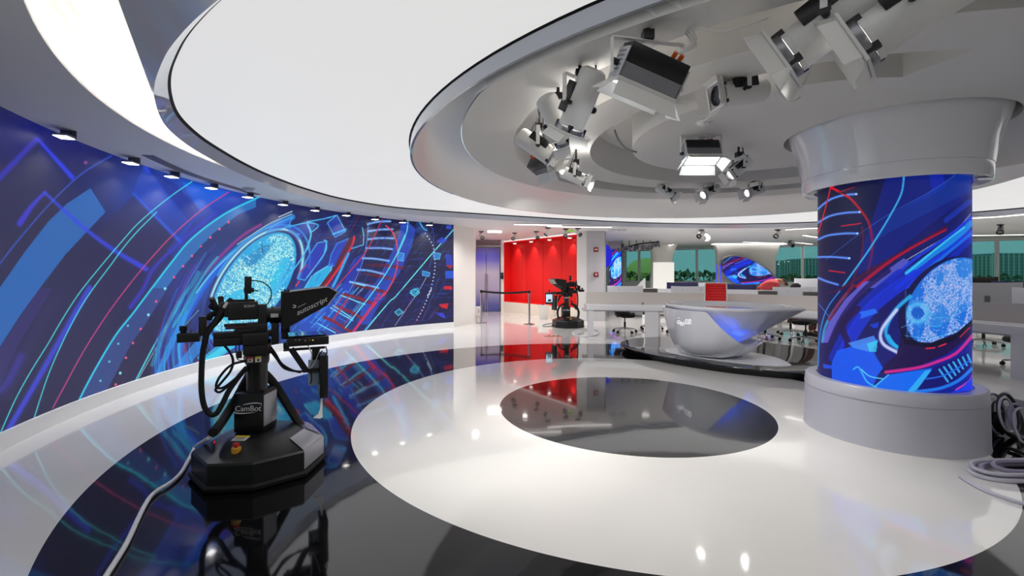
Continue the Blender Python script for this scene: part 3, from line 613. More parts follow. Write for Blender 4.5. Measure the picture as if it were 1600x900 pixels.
B.line(Y1([(540, 670), (760, 640), (900, 600), (1060, 530), (1180, 400)]), 4, (226, 40, 150), .9, glow=1); B.line(Y1([(840, 495), (900, 490)]), 2, (230, 40, 70)); B.line(Y1([(935, 480), (985, 460)]), 2, (230, 40, 70)); B.line(Y1([(1090, 410), (1160, 340)]), 1.5, (200, 40, 60))
B.poly(Y1([(180, 510), (360, 460), (420, 440), (470, 560), (520, 640), (480, 690), (440, 790), (140, 730), (140, 600)]), (16, 90, 245), .95)
B.poly(Y1([(260, 455), (450, 400), (480, 450), (420, 520), (300, 490)]), (70, 140, 246), .9); B.poly(Y1([(400, 460), (480, 430), (470, 520), (420, 520)]), (60, 210, 246), .8)
B.poly(Y1([(430, 790), (560, 690), (880, 640), (860, 700), (740, 825), (600, 815)]), (14, 110, 250), .95); B.poly(Y1([(690, 825), (830, 660), (880, 650), (750, 828)]), (50, 180, 250), .9)
B.poly(Y1([(880, 655), (1160, 520), (1170, 640), (1000, 790), (760, 815)]), (14, 16, 110), .9)
for k in range(7): B.line(Y1([(935+k*35, 650-k*18), (1000+k*28, 740-k*24)]), 3, (60, 180, 252), .95)
B.line(Y1([(840, 720), (980, 690), (1170, 580)]), 2, (30, 110, 240)); B.line(Y1([(760, 815), (940, 790), (1080, 730), (1180, 640)]), 5, (30, 130, 250), .9); B.line(Y1([(1060, 800), (1150, 740), (1190, 680)]), 2.5, (220, 60, 190), .9)
B.poly(Y1([(1180, 700), (1200, 800), (1000, 830), (1100, 790)]), (20, 60, 240), .9); B.poly(Y1([(75, 610), (140, 620), (140, 645), (80, 640)]), (16, 80, 240), .9)
B.line(Y1([(300, 650), (340, 635), (400, 740), (470, 780)]), 2, (60, 190, 250)); B.line(Y1([(360, 650), (420, 700), (520, 720)]), 1.6, (90, 210, 250)); B.line(Y1([(440, 790), (560, 690)]), 2, (60, 190, 250))
ART_COL = B

def screen_material(name, gain, base):
    m = bpy.data.materials.new(name); m.use_nodes = True; nt = m.node_tree; b = nt.nodes['Principled BSDF']
    a = nt.nodes.new('ShaderNodeAttribute'); a.attribute_name = 'picture'
    nt.links.new(a.outputs['Color'], b.inputs['Emission Color']); b.inputs['Emission Strength'].default_value = gain
    b.inputs['Base Color'].default_value = lin(base)+[1]; b.inputs['Roughness'].default_value = .5
    return m
def art_mesh(name, m, pos, px, art, nu, nv, parent):
    me = bpy.data.meshes.new(name); me.vertices.add(nu*nv); me.vertices.foreach_set('co', pos.astype(np.float32).ravel())
    i, j = np.meshgrid(np.arange(nu-1), np.arange(nv-1)); k = (j*nu+i).ravel()
    F = np.stack([k, k+1, k+nu+1, k+nu], 1).astype(np.int32)
    me.loops.add(F.size); me.loops.foreach_set('vertex_index', F.ravel()); me.polygons.add(len(F)); me.polygons.foreach_set('loop_start', (np.arange(len(F))*4).astype(np.int32))
    me.update(calc_edges=True); me.validate()
    col = art.sample(px[:, 0], px[:, 1]); col = np.clip(col, 0, 1); L = np.where(col <= .04045, col/12.92, ((col+.055)/1.055)**2.4)
    at_ = me.color_attributes.new('picture', 'FLOAT_COLOR', 'POINT'); at_.data.foreach_set('color', np.c_[L, np.ones(len(L))].astype(np.float32).ravel())
    me.polygons.foreach_set('use_smooth', [True]*len(me.polygons))
    me.materials.append(m); o = bpy.data.objects.new(name, me); C.objects.link(o)
    if parent: o.parent = parent
    return o
# curved wall in plan: circle centre (3.106, 6.695) radius 8
WC, WR = (3.106, 6.695), 8.0
A_START, A_END = math.atan2(2.2-WC[1], -3.53-WC[0]) % (2*PI), math.atan2(13.13-WC[1], -1.70-WC[0]) % (2*PI)
nu, nv = 1500, 330
# denser sampling towards the far end where the wall is seen obliquely
fr = np.linspace(0, 1, nu); ang = A_START+(A_END-A_START)*fr
zz = np.linspace(.15, 2.95, nv)
AN, ZZ = np.meshgrid(ang, zz); Xw = WC[0]+WR*np.cos(AN); Yw = WC[1]+WR*np.sin(AN)
pxx = 800+711*Xw/Yw; pyy = 430-711*(ZZ-1.5)/Yw
vw = thing('video_wall', 'long curved video wall showing a blue digital globe animation', 'video wall', (-4.87, 6.3, .15))
pos = np.stack([Xw+4.87, Yw-6.3, ZZ-.15], -1).reshape(-1, 3)
art_mesh('screen', screen_material('led_wall', .95, (18, 18, 20)), pos, np.stack([pxx, pyy], -1).reshape(-1, 2), ART_WALL, nu, nv, vw)
def arc_wall(r0, r1, z0, z1, a0=A_START, a1=A_END, n=80):
    rings = []
    for i in range(n+1):
        a = a0+(a1-a0)*i/n; cx, sx = math.cos(a), math.sin(a)
        rings.append([(WC[0]+r*cx, WC[1]+r*sx, z) for r, z in ((r0, z0), (r1, z0), (r1, z1), (r0, z1))])
    return MB().loft(rings)
arc_wall(WR+.01, WR+.08, .16, 2.94).build('cabinet', M_black, vw, world=True)
struct(arc_wall(WR+.1, WR+.3, 0, 3.4, A_START-.5, A_END).build('wall_left', M_white))
struct(arc_wall(WR-.035, WR+.1, 0, .15).build('baseboard_left', mat('plinth_white', (250, 250, 250), .4)))
# rest of the room shell, behind the camera and out of frame
mb = MB(); mb.box((10, -3.6, 1.6), (40, .2, 3.4)); struct(mb.build('wall_back', M_white))
mb = MB(); mb.box((31, 6, 1.6), (.2, 20, 3.4)); struct(mb.build('wall_right', M_white))
# white pillar closing the video wall
mb = MB(); mb.prism([(-1.70, 13.13), (-1.19, 14.3), (-1.19, 15.0), (-2.3, 15.0), (-2.3, 13.6)], 0, 3.0)
mb = MB(); mb.prism([(-1.715, 13.16), (-1.155, 14.15), (-1.155, 14.5), (-2.4, 14.5), (-2.4, 13.3)], 0, 3.0)
struct(mb.build('wall_1', M_white, smooth=False))

# ------------------------------------------------------------ far architecture
def quad_wall(name, p0, p1, z0, z1, th, m, **k):      # vertical slab from p0 to p1, thickness to the far side
    p0 = Vector((*p0, 0)); p1 = Vector((*p1, 0)); d = (p1-p0).normalized(); n = Vector((-d.y, d.x, 0))
    if n.y < 0: n = -n
    q = [p0, p1, p1+n*th, p0+n*th]
    mb = MB(); mb.prism([(p.x, p.y) for p in q], z0, z1); o = mb.build(name, m, smooth=False, **k); return o
# entrance: wall behind, glass doors, white post
struct(quad_wall('wall_2', (-6, 20.6), (3, 20.6), 0, 3.0, .2, M_white))
struct(quad_wall('wall_3', (-2.4, 14.5), (-2.4, 14.51), 0, 3, .1, M_white))
mb = MB(); mb.box((-2.2, 17.6, 1.5), (.1, 6.2, 3)); struct(mb.build('wall_4', M_white, smooth=False))
def film_material():
    m = bpy.data.materials.new('graded_film_glass'); m.use_nodes = True; nt = m.node_tree; L = nt.links.new; b = nt.nodes['Principled BSDF']
    tc = nt.nodes.new('ShaderNodeTexCoord'); sp = nt.nodes.new('ShaderNodeSeparateXYZ'); L(tc.outputs['Object'], sp.inputs[0])
    mr = nt.nodes.new('ShaderNodeMapRange'); mr.inputs['From Max'].default_value = 2.7; L(sp.outputs['Z'], mr.inputs['Value'])
    rp = nt.nodes.new('ShaderNodeValToRGB'); L(mr.outputs[0], rp.inputs[0]); e = rp.color_ramp.elements
    e[0].color = lin((74, 80, 150))+[1]; e[1].color = lin((122, 112, 190))+[1]
    for p, c in ((.12, (100, 104, 176)), (.34, (178, 176, 208)), (.60, (192, 188, 212)), (.78, (104, 100, 196)), (.86, (88, 88, 190))):
        q = e.new(p); q.color = lin(c)+[1]
    L(rp.outputs[0], b.inputs['Base Color']); b.inputs['Roughness'].default_value = .12; b.inputs['Alpha'].default_value = .93
    return m
gd = thing('glass_door', 'double glass entrance door with violet graded privacy film beside red recess', 'door', (-.98, 18.75, 0))
film = film_material()
for x in (-.36, .2): MB().box((x, 0, 1.32), (.535, .02, 2.62)).build('door_leaf', film, gd, smooth=False)
MB().box((-.08, -.03, 2.70), (1.2, .06, .07)).add([], []).build('door_header', M_alu, gd)
for x in (-.12, -.05+.02): MB().cyl((x, -.06, .03), (x, -.06, 1.55), .014, n=10).build('pull_handle', M_chrome, gd)
MB().box((-.08, .02, 2.83), (1.15, .02, .2)).build('transom_pane', mat('smoked_glass', (150, 136, 150), .08, alpha=.8), gd)
mb = MB(); mb.box((-.39, 18.72, 1.5), (.13, .12, 3)); struct(mb.build('door_1', M_white, smooth=False))
rd = thing('card_reader', 'small black card reader on the white post beside the glass door', 'card reader', (-.41, 18.6, 1.48))
MB().box((0, 0, 0), (.12, .04, .26)).build('housing', M_blackp, rd, bevel=.01); MB().box((0, -.022, .03), (.07, .006, .1)).build('keypad', mat('dim_screen', (60, 70, 80), .2), rd)
# red recess in an oblique white wall
W0, W1 = Vector((-.33, 18.62, 0)), Vector((2.13, 15.03, 0)); wd = (W1-W0).normalized(); wn = Vector((-wd.y, wd.x, 0)); wn = wn if wn.y > 0 else -wn
wl = (W1-W0).length; ND = .36
def wallpt(t, dep, z): p = W0+wd*t+wn*dep; return (p.x, p.y, z)
def wbox(mb, t0, t1, d0, d1, z0, z1):
    a = [wallpt(t0, d0, 0), wallpt(t1, d0, 0), wallpt(t1, d1, 0), wallpt(t0, d1, 0)]
    return mb.prism([(p[0], p[1]) for p in a], z0, z1)
ZN0, ZN1 = .42, 2.82
struct(wbox(MB(), 0, wl, 0, .42, 0, ZN0).build('wall_5', mat('warm_white', (238, 230, 216), .45), smooth=False))
struct(wbox(MB(), 0, wl, 0, .42, ZN1+.04, 2.94).build('wall_6', M_white, smooth=False))
struct(wbox(MB(), 0, wl, ND, .42, ZN0, ZN1+.05).build('wall_7', M_red, smooth=False))
rn = thing('red_niche', 'backlit bright red recess set in the white entrance wall', 'wall recess', tuple(wallpt(wl/2, .4, ZN0)))
wbox(MB(), .0, .03, 0, ND, ZN0, ZN1).build('side_panel', M_red, rn, world=True)
wbox(MB(), wl-.03, wl, 0, ND, ZN0, ZN1).build('side_panel', M_red, rn, world=True)
wbox(MB(), .03, wl-.03, 0, ND, ZN0, ZN0+.02).build('shelf', M_red, rn, world=True)
wbox(MB(), .03, wl-.03, 0, ND, ZN1, ZN1+.03).build('soffit', M_red, rn, world=True)
for k in range(4): wbox(MB(), .04+k*(wl-.08)/4, .04+(k+1)*(wl-.08)/4-.015, .32, .35, ZN0+.02, ZN1).build('back_panel', M_red, rn, world=True, bevel=.004)
wbox(MB(), 0, wl, -.03, .0, ZN1+.03, ZN1+.07).build('light_rail', mat('rail_pink', (250, 236, 232), .4, emit=(255, 240, 236), es=.7), rn, world=True)
for k in range(4):
    t = .55+k*(wl-.9)/3.15; p = wallpt(t, .16, ZN1-.03)
    dl = thing('recess_spotlight', 'small white square spotlight in the red recess, '+['leftmost', 'second from the left', 'third from the left', 'rightmost'][k]+' of four', 'spotlight', p, group='spotlights in the red recess')
    MB().box((0, 0, 0), (.16, .16, .05)).build('housing', M_white, dl, bevel=.006); MB().box((0, 0, -.028), (.1, .1, .008)).build('lens', M_emit, dl)
    d = bpy.data.lights.new('recess_lamp', 'SPOT'); d.energy = 46; d.spot_size = rad(75); d.spot_blend = .7; d.shadow_soft_size = .03; d.color = (1, .93, .88)
    o = bpy.data.objects.new('recess_lamp', d); C.objects.link(o); q = Vector(wallpt(t, .16, ZN1-.06)); o.location = q
    tgt = Vector(wallpt(t, .40, ZN0+1.0)); o.rotation_euler = (tgt-q).to_track_quat('-Z', 'Y').to_euler()
struct(quad_wall('wall_8', (2.14, 15.02), (2.45, 14.93), 0, 2.95, .6, M_white))
# grey pillar with fire call points
mb = MB(); mb.prism([(2.45, 14.9), (3.03, 14.9), (3.13, 15.6), (2.45, 15.8)], 0, 2.95); struct(mb.build('wall_9', M_grey, smooth=False))
mb = MB(); mb.prism([(3.03, 14.901), (3.10, 15.02), (3.2, 15.6), (3.13, 15.61)], 0, 2.95); struct(mb.build('trim_5', mat('pillar_edge', (150, 150, 150), .4), smooth=False))
def alarm(px, py, label):
    p = at(px, py, 14.9); t = thing('fire_alarm_box', label, 'fire alarm', (p.x, 14.865, p.z))
    MB().box((0, 0, 0), (.15, .06, .15)).build('housing', mat('alarm_red', (140, 20, 22), .4), t, bevel=.012)
    MB().box((0, -.034, .0), (.09, .01, .04)).build('strobe', mat('alarm_white', (225, 225, 225), .3), t, bevel=.004)
    return t
alarm(931, 390, 'dark red fire sounder with white strobe, the upper one on the grey pillar')
a = alarm(931, 429, 'dark red manual call point, the lower one on the grey pillar')
for c_ in list(a.children):
    if c_.name.startswith('strobe'): c_.scale = (.5, 1, 1.6)
es = thing('exit_sign', 'small green running-man exit sign hung from the ceiling above the red recess', 'sign', tuple(at(892, 356, 14.6)))
MB().box((0, 0, 0), (.21, .04, .27)).build('panel', mat('exit_green', (120, 180, 60), .4, emit=(150, 205, 80), es=.55), es, bevel=.008)
MB().tube([(.02, -.025, .08), (0, -.025, .02), (-.04, -.025, -.03), (-.07, -.025, -.05)], .014).tube([(0, -.025, .0), (.04, -.025, -.04), (.03, -.025, -.09)], .013).tube([(-.06, -.025, .03), (.0, -.025, .05), (.06, -.025, .02)], .011).cyl((.03, -.03, .105), (.03, -.022, .105), .022, n=12).build('pictogram', mat('exit_dark', (30, 80, 40), .5), es)
MB().cyl((0, 0, .13), (0, 0, .28), .012).build('hanger', M_alu, es)

# ------------------------------------------------------------ window wall of the office
PW0, PW1 = Vector((3.2, 28.2, 0)), Vector((27.5, 12.6, 0)); pd = (PW1-PW0).normalized(); pl = (PW1-PW0).length
def wt(px):   # distance along the window line met by the view line of a mullion
    kx = (px-800)/711; return (kx*PW0.y-PW0.x)/(pd.x-kx*pd.y)
def wp(t, off=0, z=0): n = Vector((pd.y, -pd.x, 0)); p = PW0+pd*t+n*off; return (p.x, p.y, z)
def winbox(mb, t0, t1, o0, o1, z0, z1): return mb.prism([wp(t0, o0)[:2], wp(t1, o0)[:2], wp(t1, o1)[:2], wp(t0, o1)[:2]], z0, z1)
ZS_, ZH = 1.12, 2.90
struct(winbox(MB(), -2, pl, -.1, .1, 0, ZS_).build('wall_window', M_white, smooth=False))
struct(winbox(MB(), -2, pl, -.1, .1, ZH, 3.1).build('wall_10', M_white, smooth=False))
def glass_material():
    m = bpy.data.materials.new('tinted_glass'); m.use_nodes = True; nt = m.node_tree; L = nt.links.new
    for n in list(nt.nodes):
        if n.type == 'BSDF_PRINCIPLED': nt.nodes.remove(n)
    out = [n for n in nt.nodes if n.type == 'OUTPUT_MATERIAL'][0]
    t = nt.nodes.new('ShaderNodeBsdfTransparent'); t.inputs[0].default_value = (.43, .70, .68, 1)
    gl_ = nt.nodes.new('ShaderNodeBsdfGlossy'); gl_.inputs['Roughness'].default_value = .01
    mx = nt.nodes.new('ShaderNodeMixShader'); fr_ = nt.nodes.new('ShaderNodeFresnel'); fr_.inputs[0].default_value = 1.35
    L(fr_.outputs[0], mx.inputs[0]); L(t.outputs[0], mx.inputs[1]); L(gl_.outputs[0], mx.inputs[2]); L(mx.outputs[0], out.inputs[0])
    return m
M_pane = glass_material()
mull = [wt(x) for x in (948, 976, 999, 1089, 1170, 1254, 1400, 1557, 1680)]
edges = [0.2]+mull+[pl]
for i, (t0, t1) in enumerate(zip(edges, edges[1:])):
    w_ = struct(winbox(MB(), t0+.06, t1-.06, -.012, .012, ZS_+.05, ZH-.03).build('window_%d' % (i+1), M_pane, smooth=False))
    mb = MB(); winbox(mb, t0, t1, -.05, .05, ZS_, ZS_+.07); winbox(mb, t0, t1, -.05, .05, ZH-.05, ZH)
    wdt = .2 if i == 1 else .1
    winbox(mb, t1-wdt/2, t1+wdt/2, -.07, .12, ZS_, ZH)
    mb.build('window_frame', mat('window_frame', (214, 216, 214), .4), w_, smooth=False)
# ---- outside
gnd = MB().box((60, 140, -3.2), (500, 240, .2)).build('ground', mat('sandy_ground', (150, 160, 110), .9), smooth=False); struct(gnd)
def tree_blob(name, px, top, Y, wpx, label, palm=False, seed=0):
    r_ = random.Random(seed+int(px)); x = (px-800)/711*Y; zt = 1.5+(430-top)/711*Y; hw = wpx/711*Y/2; H = zt+3.1
    t = thing(name, label, 'tree', (x, Y, -3.1), group='trees beyond the windows')
    MB().tube([(0, 0, 0), (.05*H, 0, H*.4), (0, 0, H*.75)], lambda f: hw*(.10-.04*f), n=6).build('trunk', mat('bark', (92, 84, 62), .9), t)
    mb = MB()
    if palm:
        for k in range(26):
            a = 2*PI*k/26+r_.random()*.2; up = .2+r_.random()*.9; L_ = hw*(.8+.4*r_.random()); c0 = Vector((0, 0, H*.74))
            P = [c0, c0+Vector((math.cos(a)*L_*.45, math.sin(a)*L_*.45, H*.26*up)), c0+Vector((math.cos(a)*L_, math.sin(a)*L_, H*(.26*up-.12)))]
            P = crs(P, 4); k0 = len(mb.v); sd = Vector((-math.sin(a), math.cos(a), 0))
            for j, p in enumerate(P):
                ww = hw*.10*math.sin(PI*(j+.6)/(len(P)+.2)); mb.v += [tuple(p-sd*ww+Vector((0, 0, -ww*.6))), tuple(p+Vector((0, 0, ww*.3))), tuple(p+sd*ww+Vector((0, 0, -ww*.6)))]
            for j in range(len(P)-1): mb.f += [(k0+3*j, k0+3*j+1, k0+3*j+4, k0+3*j+3), (k0+3*j+1, k0+3*j+2, k0+3*j+5, k0+3*j+4)]
    else:
        for k in range(150):
            a = r_.random()*2*PI; e_ = r_.random()**.6; ph = r_.random()*PI; rr = hw*(.45+.6*e_)
            c0 = Vector((rr*math.cos(a)*math.sin(ph), rr*math.sin(a)*math.sin(ph), H*.7+H*.3*math.cos(ph)*(.6+.4*e_))); s_ = hw*.17
            x_, y_, z_ = [Vector((r_.random()-.5, r_.random()-.5, r_.random()-.5)).normalized()*s_ for _ in range(3)]
            mb.add([c0-x_, c0+y_, c0+x_, c0-y_, c0+z_, c0-z_], [(0, 1, 4), (1, 2, 4), (2, 3, 4), (3, 0, 4), (1, 0, 5), (2, 1, 5), (3, 2, 5), (0, 3, 5)])
    mb.build('crown', mat('foliage', (92, 112, 60), .8), t, smooth=False)
    return t
TR = [(951, 425, 80, 20, 0), (969, 428, 66, 16, 0), (984, 424, 90, 24, 1), (997, 431, 76, 18, 1), (1014, 427, 70, 24, 1), (1056, 424, 60, 26, 0), (1069, 421, 80, 28, 1), (1083, 426, 68, 26, 0), (1099, 422, 92, 26, 1), (1110, 426, 62, 20, 0), (1119, 424, 76, 24, 1),
      (1224, 431, 84, 18, 0), (1238, 428, 96, 20, 1), (1251, 431, 84, 16, 0), (1264, 430, 98, 18, 0), (1275, 430, 84, 16, 1), (1530, 430, 110, 14, 0), (1545, 430, 122, 12, 0), (1568, 427, 108, 18, 0), (1590, 430, 122, 14, 0)]
where = ['left of the blue display column', 'beside the blue display column', 'before the domed building', 'at the foot of the domed building', 'right of the domed building', 'just right of the cream pylon', 'second right of the cream pylon', 'left of the middle mullion', 'right of the middle mullion', 'left of the oval screen', 'touching the oval screen edge',
         'just right of the oval screen wall', 'below the left of the grey towers', 'below the middle of the grey towers', 'below the right of the grey towers', 'nearest the screen column', 'right of the screen column', 'left of the far right mullion', 'right of the far right mullion', 'at the far right edge']
for i, (px, tp, Yd, wp_, pm) in enumerate(TR):
    tree_blob('palm_tree' if pm else 'leafy_tree', px, tp, Yd, wp_*.9, ('dark green palm' if pm else 'dark rounded tree')+' seen through the window '+where[i], pm, i)
# domed building
p = at(1009, 436, 110); db = thing('domed_building', 'pale yellow domed building outside the left windows', 'building', (p.x, 110, -3.1))
M_sand = mat('sandstone', (255, 232, 130), .8)
MB().lathe([(0, 12.0-3.2+.0), (1.6, 8.6), (3.2, 7.8), (4.4, 6.4), (4.7, 5.2)], (0, 0, 0), 32).build('dome', M_sand, db)
MB().lathe([(4.75, 5.2), (4.95, 5.1), (4.75, 4.9), (4.75, 0)], (0, 0, 0), 32).build('drum', mat('sandstone_shade', (240, 206, 110), .8), db)
for sx in (-1, 1): MB().lathe([(0, 5.2), (1.1, 4.6), (1.4, 3.6), (1.4, 0)], (sx*5.6, -.5, 0), 20).build('side_turret', M_sand, db)
for sx in (-.35, .35): MB().box((sx, -4.76, 3.4), (.3, .1, 1.0)).build('window', M_gap, db)
# towers
def tower(px0, px1, top, Y, label, cols, rows, dark=(120, 150, 160), frame_=(206, 216, 206)):
    x0, x1 = (px0-800)/711*Y, (px1-800)/711*Y; zt = 1.5+(430-top)/711*Y; H = zt+3.1; W_ = x1-x0
    t = thing('apartment_tower', label, 'building', ((x0+x1)/2, Y, -3.1), group='distant apartment towers')
    MB().box((0, 6, H/2), (W_, 12, H)).build('wall', mat('tower_glass', dark, .3), t, smooth=False)
    mb = MB()
    for i in range(cols+1): mb.box((-W_/2+W_*i/cols, -.2, H/2), (W_/cols*.22, .5, H))
    mb.build('pilaster', mat('tower_frame', frame_, .7), t, smooth=False)
    mb = MB()
    for j in range(rows): mb.box((0, -.1, H*(j+1)/rows), (W_, .3, H/rows*.22))
    mb.build('floor_band', mat('tower_band', (170, 190, 184), .7), t, smooth=False)
tower(1218, 1233, 408, 200, 'grey apartment tower right of the oval screen, leftmost of three', 4, 8)
tower(1235, 1250, 406, 205, 'grey apartment tower seen left of the window mullion', 4, 8)
tower(1252, 1300, 404, 230, 'wide grey apartment tower beside the screen column', 9, 8)
tower(1500, 1546, 400, 220, 'green glass apartment block behind the right windows, left of two', 7, 9, (84, 130, 120), (220, 245, 200))
tower(1550, 1640, 396, 245, 'green glass apartment block at the far right, taller of two', 11, 9, (78, 122, 116), (220, 245, 200))

# ------------------------------------------------------------ cream pylon, oval screens, display column
def px_arc(pts, Y): return [at(x, y, Y) for x, y in pts]
cp = thing('cream_pylon', 'cream waisted pylon with flared top in front of the windows', 'pylon', (at(1034, 430, 21.5).x, 21.5, 0))
rings = []
for z, hw in [(0, .62), (.6, .60), (1.1, .58), (1.6, .535), (2.0, .51), (2.3, .515), (2.5, .54), (2.7, .60), (2.85, .66), (2.94, .72)]:
    rings.append([(hw*math.cos(a), .32*math.sin(a)+(z > 2.3)*-.1*(z-2.3)*3, z) for a in [2*PI*(i+.5)/28 for i in range(28)]])
    rings[-1] = [(math.copysign(min(abs(x), hw*.94), x), math.copysign(min(abs(y), .25), y) if abs(y) < 9 else y, z) for x, y, z in rings[-1]]
MB().loft(rings).build('body', mat('cream_lacquer', (240, 238, 230), .3), cp, sharp=50)
MB().box((0, -.262, 1.15), (.98, .02, 1.9)).build('lit_panel', mat('cream_lit', (248, 246, 240), .4, emit=(255, 252, 244), es=.55), cp, bevel=.01)
def blue_pattern(name, scale=3, rot=(0, 0, .6), gain=1.0, cols=None):
    m = bpy.data.materials.new(name); m.use_nodes = True; nt = m.node_tree; L = nt.links.new; b = nt.nodes['Principled BSDF']
    tc = nt.nodes.new('ShaderNodeTexCoord'); mp = nt.nodes.new('ShaderNodeMapping'); mp.inputs['Rotation'].default_value = rot; mp.inputs['Scale'].default_value = (scale, scale, scale*.8); L(tc.outputs['Object'], mp.inputs[0])
    n = nt.nodes.new('ShaderNodeTexNoise'); n.inputs['Scale'].default_value = 2.2; n.inputs['Detail'].default_value = 5; n.inputs['Distortion'].default_value = .8; L(mp.outputs[0], n.inputs['Vector'])
    rp = nt.nodes.new('ShaderNodeValToRGB'); L(n.outputs['Fac'], rp.inputs[0]); e = rp.color_ramp.elements
    cols = cols or ((.32, (10, 12, 70)), (.42, (20, 40, 190)), (.5, (30, 90, 235)), (.56, (90, 80, 220)), (.62, (30, 160, 245)), (.72, (120, 220, 255)))
    e[0].position = cols[0][0]; e[0].color = lin(cols[0][1])+[1]; e[1].position = cols[-1][0]; e[1].color = lin(cols[-1][1])+[1]
    for p_, c_ in cols[1:-1]: q = e.new(p_); q.color = lin(c_)+[1]
    L(rp.outputs[0], b.inputs['Emission Color']); b.inputs['Emission Strength'].default_value = gain; b.inputs['Base Color'].default_value = (.01, .01, .02, 1); b.inputs['Roughness'].default_value = .2
    return m
# white curved wall with tilted oval screen
ow = thing('oval_screen_wall', 'tall white curved partition holding the tilted oval screen', 'partition', (at(1171, 430, 21).x, 21, 0))
rings = []
for z, dx in [(0, 0), (1.8, 0), (2.3, .01), (2.6, .04), (2.8, .1), (2.93, .16)]:
    row = []
    for i in range(25): f = i/24*2-1; row.append(((1.36+dx)*f, .25*f*f-.1*(z > 2.4), z))
    for i in range(24, -1, -1): f = i/24*2-1; row.append(((1.36+dx)*f, .25*f*f+.2, z))
    rings.append(row)
MB().loft(rings).build('panel', mat('partition_white', (222, 220, 214), .3), ow, sharp=50)
MB().box((0, .0, 2.93), (3.3, .5, .025)).build('cove_light', M_emit2, ow)
op = [(1126, 412), (1131, 405), (1140, 401), (1152, 400), (1166, 403), (1182, 410), (1197, 420), (1207, 430), (1211, 438), (1205, 443), (1180, 445), (1158, 446), (1145, 442), (1135, 434), (1128, 424)]
P = crs([Vector((p.x, 0, p.z)) for p in px_arc(op, 20.6)], 4, closed=True); oc = sum(P, Vector())/len(P)
os_ = thing('oval_screen', 'tilted oval screen with blue graphics mounted on the white partition', 'screen', (oc.x, 20.6, oc.z))
MB().loft([[(p.x-oc.x, y, p.z-oc.z) for p in P] for y in (-.018, .04)]).build('back_shell', M_black, os_)
def art_patch(name, pos, uv, box, m, nu, nv, parent):      # picture region of the show graphics shown on a smaller screen
    x0, y0, x1, y1 = box; art_mesh(name, m, pos, np.stack([x0+uv[:, 0]*(x1-x0), y0+uv[:, 1]*(y1-y0)], -1), ART_COL, nu, nv, parent)
M_small = screen_material('led_small', 1.15, (14, 14, 16)); NPo = len(P); q_ = np.array([[p.x-oc.x, p.z-oc.z] for p in P+[P[0]]]); rr_ = np.linspace(0, 1, 60)
gx = rr_[:, None]*q_[None, :, 0]; gz = rr_[:, None]*q_[None, :, 1]; hx, hz = abs(q_[:, 0]).max(), abs(q_[:, 1]).max()
art_patch('display', np.stack([gx, gx*0-.021, gz], -1).reshape(-1, 3), np.stack([(gx/hx+1)/2, (1-gz/hz)/2], -1).reshape(-1, 2), (1290, 395, 1512, 605), M_small, NPo+1, 60, os_)
MB().tube([tuple(Vector((p.x-oc.x, -.02, p.z-oc.z))*1.02) for p in P]+[tuple(Vector((P[0].x-oc.x, -.02, P[0].z-oc.z))*1.02)], .045, smooth=0).build('bezel', M_alu, os_)
MB().box((0, .2, -.35), (.4, .36, .3)).build('bracket', M_alu, os_)
dc = thing('display_column', 'narrow blue display column beside the left window frame', 'screen', (at(962, 430, 19.5).x, 19.5, 0))
MB().prism([(-.27, 0), (.24, 0), (.24, .3), (-.27, .3)], .95, 2.6).build('display_housing', M_black, dc, smooth=False)
uu, vv = np.meshgrid(np.linspace(0, 1, 60), np.linspace(0, 1, 160)); art_patch('display', np.stack([-.27+.51*uu, uu*0-.004, 2.6-1.65*vv], -1).reshape(-1, 3), np.stack([uu, vv], -1).reshape(-1, 2), (1400, 360, 1515, 590), screen_material('led_bright', 1.9, (14, 14, 16)), 60, 160, dc)
MB().prism([(-.27, .02), (.26, .02), (.26, .28), (-.27, .28)], 0, .95).prism([(-.24, .02), (.24, .02), (.24, .28), (-.24, .28)], 2.6, 2.95).build('body', M_grey, dc, smooth=False)
MB().box((.31, .1, 1.4), (.1, .24, 2.9)).build('side_frame', mat('frame_grey', (120, 122, 128), .4), dc)
bo = thing('oval_screen', 'deep blue oval screen edge peeping out behind the grey pillar', 'screen', tuple(at(944, 400, 17.5)))
P = [(.30*math.cos(a), .42*math.sin(a)*1.1) for a in [2*PI*i/36 for i in range(36)]]
MB().loft([[(x-.0, y, z) for x, z in P] for y in (0, .05)]).build('display', mat('deep_blue_screen', (10, 10, 60), .3, emit=(30, 30, 215), es=.9), bo)
MB().cyl((0, .05, -.3), (0, .05, -2.22), .03).build('stand', M_alu, bo)
for px, l_ in ((1120, 'left of two beside the oval screen'), (1125.5, 'right of two beside the oval screen')):
    p = at(px, 432, 19); t = thing('light_rod', 'thin upright blue glowing rod, '+l_, 'light', (p.x, 19, .78), group='blue light rods')
    MB().cyl((0, 0, .35), (0, 0, 1.15), .022, n=10).build('tube', mat('blue_glow', (40, 50, 200), .3, emit=(60, 70, 235), es=1), t); MB().cyl((0, 0, 0), (0, 0, .35), .03, n=10).build('base', M_alu, t)

